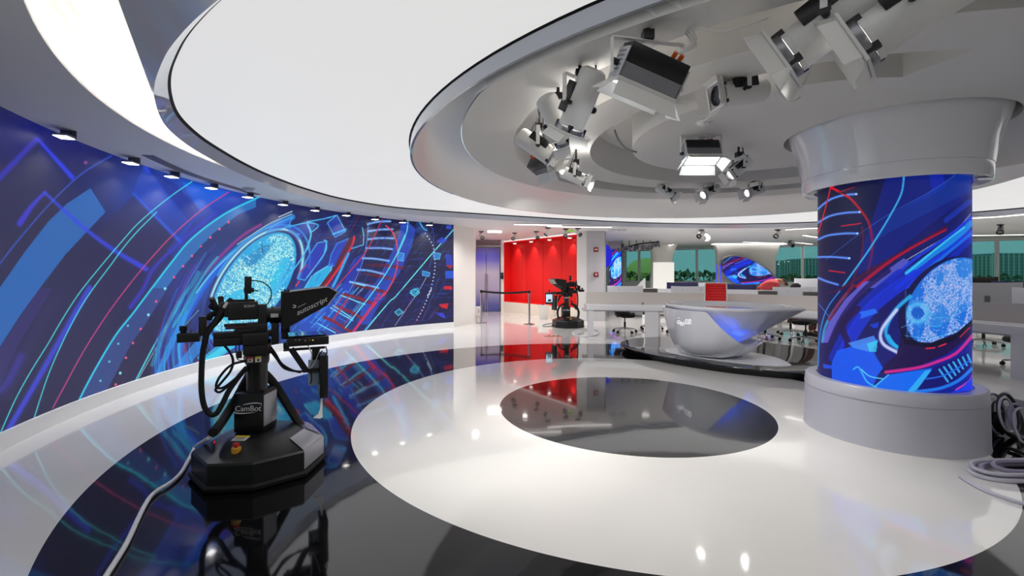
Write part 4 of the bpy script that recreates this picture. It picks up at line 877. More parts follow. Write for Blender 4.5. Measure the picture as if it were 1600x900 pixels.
# ------------------------------------------------------------ screen column
cc = (3.637, 4.396)
col = thing('screen_column', 'round column wrapped in a blue video screen with flared white capital', 'column', (cc[0], cc[1], 0))
nu, nv = 720, 460
TA = np.linspace(0, 2*PI, nu); ZZ1 = np.linspace(.505, 2.40, nv); T_, Z_ = np.meshgrid(TA, ZZ1)
xs, ys = .569*np.cos(T_), .569*np.sin(T_); Xw, Yw = xs+cc[0], ys+cc[1]
pxx = 800+711*Xw/Yw; pyy = 430-711*(Z_-1.5)/Yw
art_mesh('video_screen', screen_material('led_column', .92, (16, 16, 18)), np.stack([xs, ys, Z_], -1).reshape(-1, 3), np.stack([pxx, pyy], -1).reshape(-1, 2), ART_COL, nu, nv, col)
MB().lathe([(0, 0), (.695, 0), (.690, .02), (.682, .395), (.677, .400), (.686, .404), (.676, .50), (.664, .512), (.585, .512), (.575, .50), (.40, .50)], (0, 0, 0), 96).build('base', mat('base_white', (190, 190, 201), .32), col, sharp=40)
MB().lathe([(.40, 2.42), (.55, 2.42), (.585, 2.40), (.60, 2.335), (.690, 2.325), (.702, 2.34), (.712, 2.452), (.706, 2.456), (.7145, 2.46), (.75, 2.66), (.79, 2.80), (.825, 2.9), (.85, 3.05), (.85, 3.24)], (0, 0, 0), 96).build('capital', mat('capital_gloss', (240, 240, 246), .07, coat=1.), col, sharp=50)
MB().lathe([(.0, .5), (.56, .5), (.56, 2.45), (0, 2.45)], (0, 0, 0), 40).build('core', M_black, col)

# ------------------------------------------------------------ presenter platform and desk
PLAT = [(2.20, 9.26), (2.24, 8.55), (2.42, 7.95), (3.0, 7.16), (3.57, 6.68), (4.17, 6.41), (4.9, 6.38), (5.5, 6.75), (5.85, 7.5), (5.68, 8.46), (5.05, 9.58), (4.2, 10.15), (3.3, 10.2), (2.6, 9.9)]
Pp = [(p.x, p.y) for p in crs([(x, y, 0) for x, y in PLAT], 6, closed=True)]
pcx, pcy = sum(p[0] for p in Pp)/len(Pp), sum(p[1] for p in Pp)/len(Pp)
pf = thing('presenter_platform', 'low oval black gloss platform under the white presenter desk', 'platform', (pcx, pcy, 0))
def scl(k): return [((x-pcx)*k, (y-pcy)*k) for x, y in Pp]
MB().loft([[(x, y, z) for x, y in scl(k)] for k, z in ((.985, .085), (1, .10), (1, .114), (.997, .12))]).build('deck', mat('deck_black', (16, 16, 18), .10, coat=.1), pf, sharp=50)
MB().loft([[(x, y, z) for x, y in scl(k)] for k, z in ((.93, 0.0), (.985, .086))]).build('skirt', M_rubber, pf, sharp=50)
OV = [(2.80, 8.32), (2.86, 7.95), (3.18, 7.5), (3.55, 7.12), (3.95, 6.9), (4.22, 6.92), (4.33, 7.1), (4.42, 7.6), (4.3, 8.1), (3.9, 8.5), (3.45, 8.7), (3.05, 8.62)]
Po = [(p.x-pcx, p.y-pcy) for p in crs([(x, y, 0) for x, y in OV], 5, closed=True)]
MB().prism(Po, .1195, .124).build('inlay', mat('inlay_white', (246, 246, 246), .3), pf, sharp=50)
dk = thing('presenter_desk', 'glossy white bowl-shaped presenter desk with a pointed rim and blue-lit split', 'desk', (3.42, 8.0, .124))
tc_ = Vector((3.62, 7.88, 0)); RT = {0: 1.08, 30: 1.05, 60: 1.08, 90: 1.12, 120: 1.08, 150: .98, 180: .90, 205: .93, 225: .99, 250: 1.08, 270: 1.15, 290: 1.20, 303: 1.26, 311: 1.32, 319: 1.25, 332: 1.12, 345: 1.08}
ks = sorted(RT)
def rt(a):
    a %= 360; k = [q for q in ks if q <= a][-1]; i = ks.index(k); k2 = ks[(i+1) % len(ks)]; k2v = k2 if k2 > k else k2+360
    f = (a-k)/(k2v-k); f = f*f*(3-2*f) if 303 > k or k >= 319 else f
    return RT[k]*(1-f)+RT[k2]*f
NA = 120; base_in = Vector((3.72, 7.92, 0))
rings = []
for f in [0, .04, .1, .2, .35, .5, .65, .8, .9, .96, 1.0]:
    z = .30+(.965-.30)*f; rg = []
    for i in range(NA):
        a = 360*i/NA; tip = tc_+Vector((math.cos(rad(a)), math.sin(rad(a)), 0))*(rt(a)-.035); b_ = base_in+Vector((math.cos(rad(a)), math.sin(rad(a)), 0))*.16
        # straight flank under the point, fuller flanks elsewhere
        sharpness = max(0, math.cos(rad(a-311)))**3; e_ = 1-.30*(1-sharpness); q = b_.lerp(tip, f**e_); rg.append((q.x, q.y, z))
    rings.append(rg)
top = rings[-1]
rings += [[(tc_.x+(x-tc_.x)*k, tc_.y+(y-tc_.y)*k, z) for x, y, _ in top] for k, z in ((1.0, .985), (.985, 1.0), (.955, 1.0), (.94, .985), (.93, .95), (.5, .945))]
MB().loft(rings).build('body', M_gloss, dk, world=True, sharp=60)
def zcut(a):      # top edge of the outer shell round the desk
    pts = [(0, .38), (60, .36), (90, .5), (115, .93), (233, .93), (240, .81), (247, .69), (255, .58), (266, .46), (279, .375), (290, .35), (302, .36), (330, .385), (360, .38)]
    for (a0, z0), (a1, z1) in zip(pts, pts[1:]):
        if a0 <= a % 360 <= a1: f = (a % 360-a0)/(a1-a0); return z0*(1-f)+z1*f
    return .25
fc = Vector((3.42, 8.0, 0)); rows = []; NS = 16
def shell(a, z, off=0):
    t = max(0, (z-.124)/(.93-.124)); foot = fc+Vector((math.cos(rad(a))*.36, math.sin(rad(a))*.33, 0)); tip = tc_+Vector((math.cos(rad(a)), math.sin(rad(a)), 0))*(rt(a) *(1 if not 268 < a < 360 else 1-.22*min(1, (a-268)/25.)*min(1, (360-a)/20.)) if not 280 < a < 345 else .93)*1.0
    e_ = t**.40; q = foot.lerp(tip, e_); c0 = fc.lerp(tc_, e_); q = q-(q-c0).normalized()*off; return (q.x, q.y, z)
rings_o = [[shell(360*i/NA, .124+(zcut(360*i/NA)-.124)*(j/NS)**1.6) for i in range(NA)] for j in range(NS+1)]
rings_i = [[shell(360*i/NA, .124+(zcut(360*i/NA)-.124)*(j/NS)**1.6+.0, .035) for i in range(NA)] for j in range(NS, 0, -1)]
MB().loft(rings_o+rings_i).build('shell', M_gloss, dk, world=True, sharp=50)
for a, z, pw in ((247, .60, .2), (256, .48, .26), (265, .38, .3), (274, .32, .32), (285, .28, .34), (296, .28, .34), (308, .28, .3)):
    d = bpy.data.lights.new('desk_glow', 'POINT'); d.energy = pw; d.color = (.05, .18, 1); d.shadow_soft_size = .06; o = bpy.data.objects.new('desk_glow', d); C.objects.link(o)
    p = shell(a, z, .07); o.location = p
MB().tube([shell(a, zcut(a)-.05, .06) for a in range(240, 330, 6)], .008).build('light_strip', mat('blue_strip', (20, 50, 255), .3, emit=(20, 70, 255), es=3), dk, world=True)
# channel name on the shell: joined script strokes
def shp(px, py):     # first hit of the view line with the shell
    dx, dz = (px-800)/711, (430-py)/711
    best = None
    for i in range(600):
        Yv = 6.3+i*.004; X_, Z_v = dx*Yv, 1.5+dz*Yv
        if Z_v < .13: break
        c0 = fc.lerp(tc_, max(0, (Z_v-.124)/.806)**.4); v = Vector((X_, Yv, 0))-c0; a = math.degrees(math.atan2(v.y, v.x)) % 360; s_ = Vector(shell(a, Z_v))
        if (Vector((X_, Yv, 0))-c0).length < (Vector((s_.x, s_.y, 0))-c0).length: return Vector((X_, Yv-.006, Z_v))
    return Vector((dx*7, 7, 1.5+dz*7))
G_ = lambda ps: [(900+x/4, 430+y/4) for x, y in ps]
mb = MB()
for P, r_ in [([(716, 302), (717, 290), (714, 280), (708, 276)], .011), ([(706, 303), (706, 277)], .011), ([(698, 303), (697, 282), (690, 277), (683, 282), (684, 292), (690, 303)], .010), ([(716, 303), (700, 304), (684, 303), (668, 304), (650, 303), (640, 303)], .010),
              ([(672, 303), (672, 292)], .010), ([(664, 303), (664, 312), (655, 314)], .009), ([(652, 303), (652, 288)], .010), ([(640, 303), (634, 300), (632, 290), (640, 284), (646, 292), (640, 300)], .010), ([(660, 292), (660, 303)], .009)]:
    Q = [shp(*q) for q in G_(P)]; mb.tube([tuple(q) for q in Q], r_*.72, n=6, smooth=3)
for q in G_([(634, 268), (644, 267), (655, 312), (664, 313), (675, 312)]): c0 = shp(*q); mb.cyl(tuple(c0+Vector((0, -.004, 0))), tuple(c0+Vector((0, .01, 0))), .007, n=8)
mb.build('emblem', mat('emblem_white', (255, 255, 255), .3, emit=(255, 255, 255), es=.35), dk, world=True)

# ------------------------------------------------------------ studio lamps on the ceiling
M_fins = mat('heat_sink', (176, 176, 182), .28, metal=.7)
M_orange = mat('orange_plug', (226, 96, 24), .45)
def basis(d, up=(0, 0, 1)):
    d = Vector(d).normalized(); y = Vector(up).cross(d).normalized(); z = d.cross(y)
    return Matrix((d, y, z)).transposed().to_4x4()
def flap(M, x, w0, w1, L_, ang, side, r):      # hinged barn door on side 0..3 of a square front of half size r
    R = Matrix.Rotation(side*PI/2, 4, 'X'); A_ = ang
    p = lambda u, v, t: (x+u*math.cos(A_)-t*math.sin(A_), v, r+u*math.sin(A_)+t*math.cos(A_))
    mb = MB(); th = .003
    vs = [p(0, -w0/2, 0), p(0, w0/2, 0), p(L_, w1/2, 0), p(L_, -w1/2, 0), p(0, -w0/2, th), p(0, w0/2, th), p(L_, w1/2, th), p(L_, -w1/2, th)]
    return mb.add([tuple(R @ Vector(q)) for q in vs], [(0, 1, 2, 3), (7, 6, 5, 4), (0, 4, 5, 1), (1, 5, 6, 2), (2, 6, 7, 3), (3, 7, 4, 0)], M)
def hang(t, loc, ztop, w, M, drop=.16, yk=M_fixw):
    # U yoke from the side pivots, pipe stem up to the trough
    yv = (M @ Vector((0, 1, 0))); yv.z = 0; yv.normalize() if yv.length > .01 else None
    a, b = yv*w, -yv*w; up = Vector((0, 0, drop))
    mb = MB(); mb.bar(a, a+up, .03, .006, up=yv).bar(b, b+up, .03, .006, up=yv).bar(a+up, b+up, .03, .006); mb.build('yoke', yk, t)
    mb = MB(); mb.cyl(up, Vector((0, 0, ztop-loc[2])), .012, n=10).box((0, 0, drop+.03), (.06, .06, .05)); mb.build('clamp', M_black, t)
def fill_point(loc, ztop, pw):      # added point light that brightens the ceiling round a lamp
    d = bpy.data.lights.new('ceiling_fill', 'POINT'); d.energy = pw; d.shadow_soft_size = .04; d.color = (1, .96, .9); o = bpy.data.objects.new('ceiling_fill', d); C.objects.link(o); o.location = (loc[0], loc[1], min(loc[2]+.30, ztop-.08))
def fresnel(loc, d, label, s=1.0, ztop=3.22, power=0, tgt=None, spread=(.62, .62), size=56, group='white spotlights hung in the ceiling troughs'):
    M = basis(d) @ Matrix.Scale(s, 4); t = thing('studio_spotlight', label, 'spotlight', tuple(loc), group=group)
    MB().lathe([(0, -.27), (.06, -.27), (.088, -.255), (.1, -.23), (.1, .14), (.104, .142), (.104, .165), (.0, .165)], (0, 0, 0), 28, M @ Matrix.Rotation(PI/2, 4, 'Y')).build('body', M_fixw, t, sharp=30)
    MB().lathe([(.085, .168), (.108, .168), (.112, .175), (.112, .20), (.085, .20)], (0, 0, 0), 28, M @ Matrix.Rotation(PI/2, 4, 'Y'), close=True).build('front_ring', M_alu, t)
    MB().lathe([(0, .185), (.05, .180), (.086, .170)], (0, 0, 0), 24, M @ Matrix.Rotation(PI/2, 4, 'Y')).build('lens', mat('lens_glow', (255, 255, 255), .2, emit=(255, 250, 242), es=1.5) if power else mat('lens_dark', (60, 62, 70), .1), t)
    for sy in (-1, 1):
        MB().add([], []).box((-.03, sy*.088, .062), (.22, .03, .085), M=M).build('control_plate', M_blackp, t, bevel=.003)
        mb = MB(); mb.cyl((0, sy*.10, 0), (0, sy*.15, 0), .016, n=12, M=M); mb.cyl((0, sy*.15, 0), (0, sy*.165, 0), .026, n=8, M=M); mb.build('tilt_knob', M_black, t)
    for a in (45, 135, 225, 315): q = (0, .10*math.cos(rad(a)), .10*math.sin(rad(a))); MB().box((.17, q[1], q[2]), (.05, .03, .03), M=M).build('gel_clip', M_black, t)
    mb = MB(); mb.box((.206, 0, .112), (.012, .25, .03), M=M).box((.206, 0, -.112), (.012, .25, .03), M=M).box((.206, .112, 0), (.012, .03, .25), M=M).box((.206, -.112, 0), (.012, .03, .25), M=M); mb.build('door_frame', M_fixw, t)
    for sd in range(4): flap(M, .21, .20, .21 if sd % 2 else .20, .088, spread[sd % 2], sd, .115).build('barn_door', M_fixw, t)
    hang(t, loc, ztop, .165*s, M, .20*s)
    if ztop > 3: fill_point(loc, ztop, 4.0 if loc[0] < 1.0 else 1.2)
    if ztop > 3 and loc[0] < 1.0: fill_point((loc[0]+.12, loc[1]+.1, 2.42), 2.9, 1.8)  # second added point below the disc, for its bright patch
    top = Vector((0, 0, ztop-loc[2])); rear = M @ Vector((-.2, 0, 0))
    MB().tube([rear, rear+Vector((.02, .03, -.04)), rear*.9+Vector((.05, .05, .08)), top+Vector((.08, .04, -.08)), top+Vector((.05, .02, 0))], .006).build('cable', M_rubber if power else mat('white_cable', (214, 214, 214), .5), t)
    if power:
        p = Vector(loc)+(M @ Vector((.24, 0, 0))); spot(p, tgt if tgt else p+Vector(d), power, size, .9, .05*s)
    return t
def softbox(loc, d, label, s=1.0, ztop=3.22, power=0, tgt=None, up=(0, 0, 1), size=70, glow=10, wid=None):
    if wid: up = Vector(d).cross(Vector(wid))
    M = basis(d, up) @ Matrix.Scale(s, 4); t = thing('panel_floodlight', label, 'floodlight', tuple(loc), group='box floodlights hung in the ceiling troughs')
    MB().box((-.08, 0, 0), (.13, .44, .22), M=M).build('control_housing', M_blackp, t, bevel=.008)
    MB().box((.03, 0, 0), (.10, .43, .20), M=M).build('heat_sink_core', M_fins, t)
    mb = MB()
    for k in range(9): mb.box((-.012+k*.0115, 0, 0), (.004, .45, .225), M=M)
    mb.build('heat_sink_fin', M_fins, t)
    for sy in (-1, 1):
        MB().box((-.01, sy*.228, 0), (.2, .012, .22), M=M).build('end_plate', mat('perforated_plate', (190, 190, 196), .4), t, bevel=.004)
        mb = MB(); mb.cyl((0, sy*.235, 0), (0, sy*.275, 0), .022, n=10, M=M); mb.build('tilt_knob', M_black, t)
        mb = MB()
        for i in range(5):
            for j in range(4): mb.cyl((-.08+i*.03, sy*.234, -.06+j*.04), (-.08+i*.03, sy*.236, -.06+j*.04), .008, n=6, M=M)
        mb.build('vent_hole', M_black, t)
    MB().box((.095, 0, 0), (.03, .46, .235), M=M).build('front_frame', M_fixw, t, bevel=.004)
    MB().box((.112, 0, 0), (.004, .40, .18), M=M).build('diffuser', mat('flood_glow_%d' % glow, (255, 255, 255), .4, emit=(240, 246, 255), es=glow) if power else mat('diffuser_off', (210, 210, 214), .4), t)
    for sd in range(4):
        L_, w0 = (.13, .44) if sd % 2 == 0 else (.12, .20)
        r = .118 if sd % 2 == 0 else .23
        flap(M, .11, w0, w0*1.12 if sd % 2 == 0 else w0*1.3, L_, .75, sd, r).build('barn_door', M_fixw, t)
    mb = MB()
    for y in (.10, .15): mb.cyl((-.14, y, .03), (-.19, y, .06), .016, n=10, M=M)
    mb.build('plug', M_orange, t)
    MB().box((-.147, -.06, .0), (.004, .09, .06), M=M).build('display', mat('dim_lcd', (70, 74, 80), .2), t)
    MB().cyl((-.148, -.15, .04), (-.144, -.15, .04), .022, n=14, M=M).build('badge', M_white, t)
    hang(t, loc, ztop, .27*s, M, .24*s)
    c0 = M @ Vector((-.19, .12, .06)); top = Vector((0, 0, ztop-loc[2]))
    mb = MB()
    for k in range(3): mb.tube([c0, c0+Vector((.06+.02*k, .02, .05)), c0+Vector((.10, .05+.03*k, .14)), top+Vector((.02*k, .10, -.05)), top+Vector((0, .03*k, 0))], .005)
    mb.build('cable', mat('white_cable', (214, 214, 214), .5), t)
    if power: p = Vector(loc)+(M @ Vector((.15, 0, 0))); spot(p, tgt if tgt else p+Vector(d), power, size, .9, .10*s)
    return t
FC = (1.3, 5.0, 0); DK = (3.4, 8, .6)
SW = 150
softbox(at(1012, 118, 2.55), (-.35, .35, -.87), 'large silver finned floodlight, nearest the camera in the outer trough', .80, power=SW*.8, wid=(.95, .2, -.25), tgt=(-.3, 4.6, 0), glow=6)
softbox(at(1095, 240, 4.5), (.0, -.35, -.94), 'lit floodlight blazing white under the middle of the inner ceiling disc', .74, wid=(1, 0, 0), power=SW*1.3, tgt=(1.2, 3.6, 0), size=120, ztop=2.89, glow=30)
softbox(at(850, 256, 4.15), (.78, .5, -.5), 'smaller floodlight hung below the leftmost cluster of ceiling lamps', .6, power=SW*.6, tgt=(2.4, 6.6, 0), glow=6)
fresnel(at(1296, 38, 2.25), (-.65, .58, -.46), 'big white barn-door spotlight at the top, left of the nearest pair', 1.12, power=SW*.5, tgt=(-.5, 4.0, 0))
fresnel(at(1428, 14, 2.0), (-.64, .60, -.42), 'big white barn-door spotlight at the top right corner, right of the nearest pair', 1.1, power=SW*.4, tgt=(0.2, 3.4, 0))
fresnel(at(1152, 146, 3.25), (-.95, -.12, -.16), 'white spotlight in the inner trough with its barn doors facing left', .82, power=0)
fresnel(at(906, 165, 3.0), (-.35, .42, -.84), 'white spotlight pointing steeply down with side knobs in the outer trough', .88, power=SW*.8, tgt=(.4, 5.4, 0))
fresnel(at(872, 192, 3.35), (.50, .45, -.74), 'white spotlight tilted down to the right, behind the steep one', .8, power=SW*.7, tgt=(2.4, 6.2, 0))
fresnel(at(842, 232, 3.95), (.80, -.1, -.58), 'white spotlight with black control plate at the far left of the outer trough', .80, power=SW*.6, tgt=(2.6, 5.0, 0))
fresnel(at(900, 277, 4.9), (.85, -.25, -.42), 'small white spotlight right of the leftmost lamp cluster, doors facing right', .66, power=SW*.6, tgt=DK)
fresnel(at(1154, 264, 4.9), (-.78, -.1, -.60), 'white spotlight just right of the blazing floodlight', .62, power=SW*.5, tgt=(.6, 5.6, 0), ztop=2.89)
fresnel(at(1042, 301, 6.9), (.76, -.3, -.55), 'far white spotlight facing right, leftmost of the distant three', .66, power=SW*.15, tgt=DK)
fresnel(at(1108, 300, 6.9), (-.80, -.3, -.40), 'far white spotlight facing left, middle of the distant three', .7, power=SW*.15, tgt=FC)
fresnel(at(1178, 299, 6.7), (-.86, -.2, -.25), 'far white spotlight with an open black door, rightmost of the distant three', .66, power=SW*.15, tgt=FC)
# smoke detector dome and bundled cable on the discs
for px, py, z, lb_ in ((1100, 191, 2.88, 'round white ceiling detector on the inner disc above the blazing floodlight'),):
    p = at(px, py, z=z); t = thing('smoke_detector', lb_, 'detector', (p.x, p.y, z))
    MB().lathe([(0, -.035), (.03, -.034), (.05, -.022), (.055, 0), (0, 0)], (0, 0, 0), 24).build('dome', M_white, t); MB().lathe([(.055, -.008), (.07, -.006), (.072, 0), (.055, 0)], (0, 0, 0), 24).build('base', M_white, t)
for px, py, lb_ in ((389, 294, 'left of two'), (462, 324, 'right of two')):
    p = at(px, py, z=2.95); t = thing('motion_sensor', 'small round ceiling sensor on the soffit above the video wall, '+lb_, 'sensor', (p.x, p.y, 2.95), group='soffit sensors')
    MB().lathe([(0, -.06), (.05, -.055), (.075, -.03), (.08, 0), (0, 0)], (0, 0, 0), 20).build('dome', mat('sensor_grey', (180, 182, 188), .3), t); MB().lathe([(.08, -.01), (.1, -.008), (.1, 0), (.08, 0)], (0, 0, 0), 20).build('base', M_grey, t)
def loose(name, pts, r, m, label, cat='cable', group=None):
    P = [Vector(p) for p in pts]; c0 = P[0]; t = thing(name, label, cat, tuple(c0), group=group); MB().tube(P, r, n=6, smooth=6).build('wire', m, t, world=True); return t
wc = mat('white_cable', (214, 214, 214), .5)
loose('hanging_cable', [at(1205, 120, 3.0), at(1230, 135, 3.0), at(1248, 138, 3.0), at(1262, 118, 3.0), at(1268, 102, 3.0)], .006, wc, 'thin white cable looping below the ceiling right of the inner trough spotlight')
loose('hanging_cable', [at(1212, 132, 3.0), at(1224, 155, 3.0), at(1240, 158, 3.0), at(1250, 152, 3.0)], .005, wc, 'short white cable tail curling beneath the longer loop near the column')
loose('hanging_cable', [at(1095, 44, 2.3), at(1125, 50, 2.3), at(1160, 42, 2.3), at(1200, 28, 2.3)], .005, wc, 'white cable running along the outer trough beside the nearest spotlight')
loose('hanging_cable', [at(960, 203, 5.0), at(966, 218, 5.0), at(978, 232, 5.0), at(995, 238, 5.0)], .010, mat('spotted_cable', (120, 120, 122), .5), 'grey cable lying along the far left of the inner trough')
# wall washers along the soffit
WS = [(100, 212, 1.45), (204, 254, 1.0), (268, 275, .75), (330, 293, .6), (387, 307, .5), (442, 320, .45), (492, 328, .4), (541, 335, .36), (586, 340, .34), (629, 345, .32), (671, 348, .3)]
ordw = ['nearest', 'second', 'third', 'fourth', 'fifth', 'sixth', 'seventh', 'eighth', 'ninth', 'tenth', 'farthest']
for (px, py, _), o_ in zip(WS, ordw):
    dx = (px-800)/711; best = None
    for i in range(2000):        # point .22 m inside the video wall on this view line
        Yv = 3+i*.006; X_ = dx*Yv; r_ = math.hypot(X_-WC[0], Yv-WC[1])
        if px < 700 and X_ < 3 and abs(r_-(WR-.16)) < .01: best = (X_, Yv); 
        if best and r_ > WR+.1: break
    if best is None: continue
    X_, Yv = best; z_ = min(2.9, 1.5+(430-py)/711*Yv); a = math.atan2(Yv-WC[1], X_-WC[0]); tng = a+PI/2
    t = thing('wall_washer', 'small square wall-wash lamp under the soffit of the video wall, '+o_+' from the camera' if o_ not in ('nearest', 'farthest') else 'small square wall-wash lamp under the soffit of the video wall, the '+o_, 'lamp', (X_, Yv, 2.95), tng, group='wall washers over the video wall')
    MB().box((-.07, 0, -.035), (.012, .13, .08)).build('bracket', mat('bracket_grey', (96, 98, 106), .4), t); MB().box((0, 0, -.075), (.15, .13, .02)).build('housing', M_alu, t, bevel=.004)
    MB().box((0, 0, -.087), (.13, .11, .006)).build('lens', M_emit, t)
    ins = Vector((WC[0]-X_, WC[1]-Yv, 0)).normalized()
    spot((X_, Yv, 2.855), Vector((X_, Yv, 0))+ins*.45, 90 if Yv > 6 else 42, 118, .7, .05, (.96, .97, 1))
# linear grille in the soffit
def soff(px, py): return at(px, py, z=2.95)
gp = [(225, 245), (262, 262), (300, 277), (345, 291), (400, 307)]
t = thing('air_grille', 'long curved slotted air grille in the soffit above the video wall', 'vent', tuple(soff(300, 275)))
P = [Vector(soff(x, y-3)) for x, y in gp]
for k in range(4):
    q = []
    for p in P: v = Vector((WC[0]-p.x, WC[1]-p.y, 0)).normalized(); q.append(p+v*(.035*k-.02)-Vector((0, 0, .002)))
    MB().tube(q, .006, n=6).build('slot', M_black, t, world=True)
    MB().tube([p_+Vector((0, 0, 0)) for p_ in [q_+Vector((WC[0]-q_.x, WC[1]-q_.y, 0)).normalized()*.017 for q_ in q]], .005, n=6).build('blade', M_alu, t, world=True)
# office and entrance ceiling lights
def strip_light(pts, label, w_=.07, z=2.945, group='linear lights on the far ceiling', wid=None):
    P = [Vector(at(x, y, z=z)) for x, y in pts]; t = thing('linear_light', label, 'light', tuple(P[0]), group=group)
    rings = []; Q = crs(P, 5)
    for i, p in enumerate(Q):
        d = (Q[min(i+1, len(Q)-1)]-Q[max(i-1, 0)]).normalized(); n = Vector((-d.y, d.x, 0)).normalized()*w_
        rings.append([p-n+Vector((0, 0, -.03)), p+n+Vector((0, 0, -.03)), p+n, p-n])
    MB().loft(rings).build('housing', M_white, t, world=True)
    r2 = [[q+Vector((0, 0, -.012)) for q in (r[0]*.85+r[1]*.15, r[1]*.85+r[0]*.15)]+[q+Vector((0, 0, -.001)) for q in (r[1]*.85+r[0]*.15, r[0]*.85+r[1]*.15)] for r in rings]
    MB().loft(r2).build('diffuser', M_emit2, t, world=True); return t
strip_light([(803, 349), (840, 349.5), (877, 350)], 'straight ceiling light line above the entrance, the left one')
strip_light([(856, 352), (900, 353), (955, 353.5)], 'straight ceiling light line above the red recess, the longer right one')
strip_light([(1094, 362), (1103, 365), (1107, 371), (1104, 375)], 'small crescent-shaped ceiling light over the office', .09)
strip_light([(1162, 377), (1190, 378), (1224, 378.5)], 'thin curved ceiling light above the oval screen partition')
strip_light([(1228, 357.5), (1250, 356), (1278, 355)], 'ceiling light line touching the screen column at left')
strip_light([(1244, 378), (1256, 379), (1268, 380.5)], 'short ceiling light right of the partition, near the column')
strip_light([(1256, 366), (1266, 368), (1278, 369.5)], 'short slanted ceiling light just left of the screen column')
strip_light([(986, 388), (1025, 384), (1052, 381)], 'slanting ceiling light line above the cream pylon')
strip_light([(1519, 366.5), (1560, 366), (1610, 365)], 'ceiling light line above the far right windows')
strip_light([(1519, 339), (1560, 336.5), (1610, 332)], 'bright light line beneath the soffit right of the column')
def track_head(px, py, Y, d, label, s=.55, mk=None):
    p = at(px, py, Y); p.z = min(p.z, 2.8); t = thing('track_spotlight', label, 'spotlight', tuple(p), group='small spotlights on the far ceiling'); M = basis(d) @ Matrix.Scale(s, 4)
    MB().lathe([(0, -.15), (.09, -.14), (.1, .12), (.085, .14), (0, .13)], (0, 0, 0), 16, M @ Matrix.Rotation(PI/2, 4, 'Y')).build('body', mk or M_fixw, t)
    MB().lathe([(.085, .14), (.11, .15), (.11, .2), (.09, .2)], (0, 0, 0), 16, M @ Matrix.Rotation(PI/2, 4, 'Y')).build('snout', M_blackp, t)
    mb = MB(); mb.cyl((0, 0, 0), (0, 0, 2.95-p.z), .012, n=8).box((0, 0, 2.93-p.z), (.16, .05, .03)); mb.build('stem', M_black, t); return t
for px, py, Y, d, l_ in [(752, 357, 15, (.3, -.5, -.6), 'white ceiling spotlight above the glass door, left of the glare'), (804, 359, 15.5, (-.4, -.6, -.5), 'dark-nosed ceiling spotlight above the left of the red recess'), (838, 360, 15, (.3, -.5, -.6), 'dark-nosed ceiling spotlight above the middle of the red recess'),
                      (856, 354, 13.8, (-.5, .1, -.6), 'tiny ceiling spotlight at the left end of the longer light line'), (903, 361, 14, (.5, -.5, -.5), 'black-nosed ceiling spotlight just right of the exit sign'), (884, 363, 14.2, (-.2, -.5, -.6), 'white ceiling spotlight just left of the exit sign'),
                      (1096, 357, 14.5, (-.6, -.3, -.4), 'twin-nosed white ceiling projector above the office, left of the crescent light'), (1215, 356, 14.4, (-.6, -.4, -.5), 'white ceiling spotlight at the end of the light line near the column'), (1235, 376, 19, (.3, -.6, -.5), 'grey ceiling projector above the windows near the column'),
                      (1563, 345, 13.0, (-.5, -.4, -.55), 'dark ceiling projector at the far right beside the column')]:
    track_head(px, py, Y, d, l_, .75 if px > 1090 else .62, M_alu if px > 1230 else None)
gl_ = thing('glaring_spotlight', 'blazing white ceiling floodlight above the glass door', 'spotlight', tuple(at(773, 358, 15)))
MB().box((0, 0, 0), (.5, .1, .26)).build('housing', M_fixw, gl_, bevel=.01); MB().box((0, -.055, -.01), (.44, .01, .22)).build('lens', mat('glare', (255, 255, 255), .4, emit=(255, 252, 246), es=14), gl_); MB().cyl((0, 0, .1), (0, 0, 2.95-gl_.location.z), .015, n=8).build('stem', M_black, gl_)
for px, py, l_ in ((958, 359, 'left'), (972, 359, 'right')):
    p = at(px, py, z=2.95); t = thing('access_panel', 'small pale square hatch on the office ceiling, '+l_+' of two', 'panel', (p.x, p.y, 2.95), group='ceiling hatches')
    MB().box((0, 0, -.02), (.24, .3, .03)).build('cover', M_white, t, bevel=.006); MB().box((0, 0, -.037), (.18, .22, .004)).build('vent', M_grey, t)
# tangle of rigging above the blue display column
rg = thing('rigging_cluster', 'dark tangle of small lamps and clamps above the blue display column', 'lighting rig', tuple(at(995, 383, 19)))
mb = MB(); r_ = random.Random(3)
for k in range(16):
    p = at(968+k*4, 389-k*.55+r_.random()*2, 19); mb.box(p, (.16, .12, .12), rz=r_.random()*3); mb.cyl(p, p+Vector((r_.uniform(-.2, .2), -.1, -.12)), .05, n=8)
mb.build('lamp_heads', M_alu, rg, world=True)
mb = MB(); mb.tube([at(965, 390, 19), at(1000, 381, 19), at(1030, 378, 19)], .03)
for k in range(6): p = at(972+k*11, 387-k*1.8, 19); mb.cyl(p, (p.x, p.y, 2.95), .015, n=6)
mb.build('rail', M_black, rg, world=True)

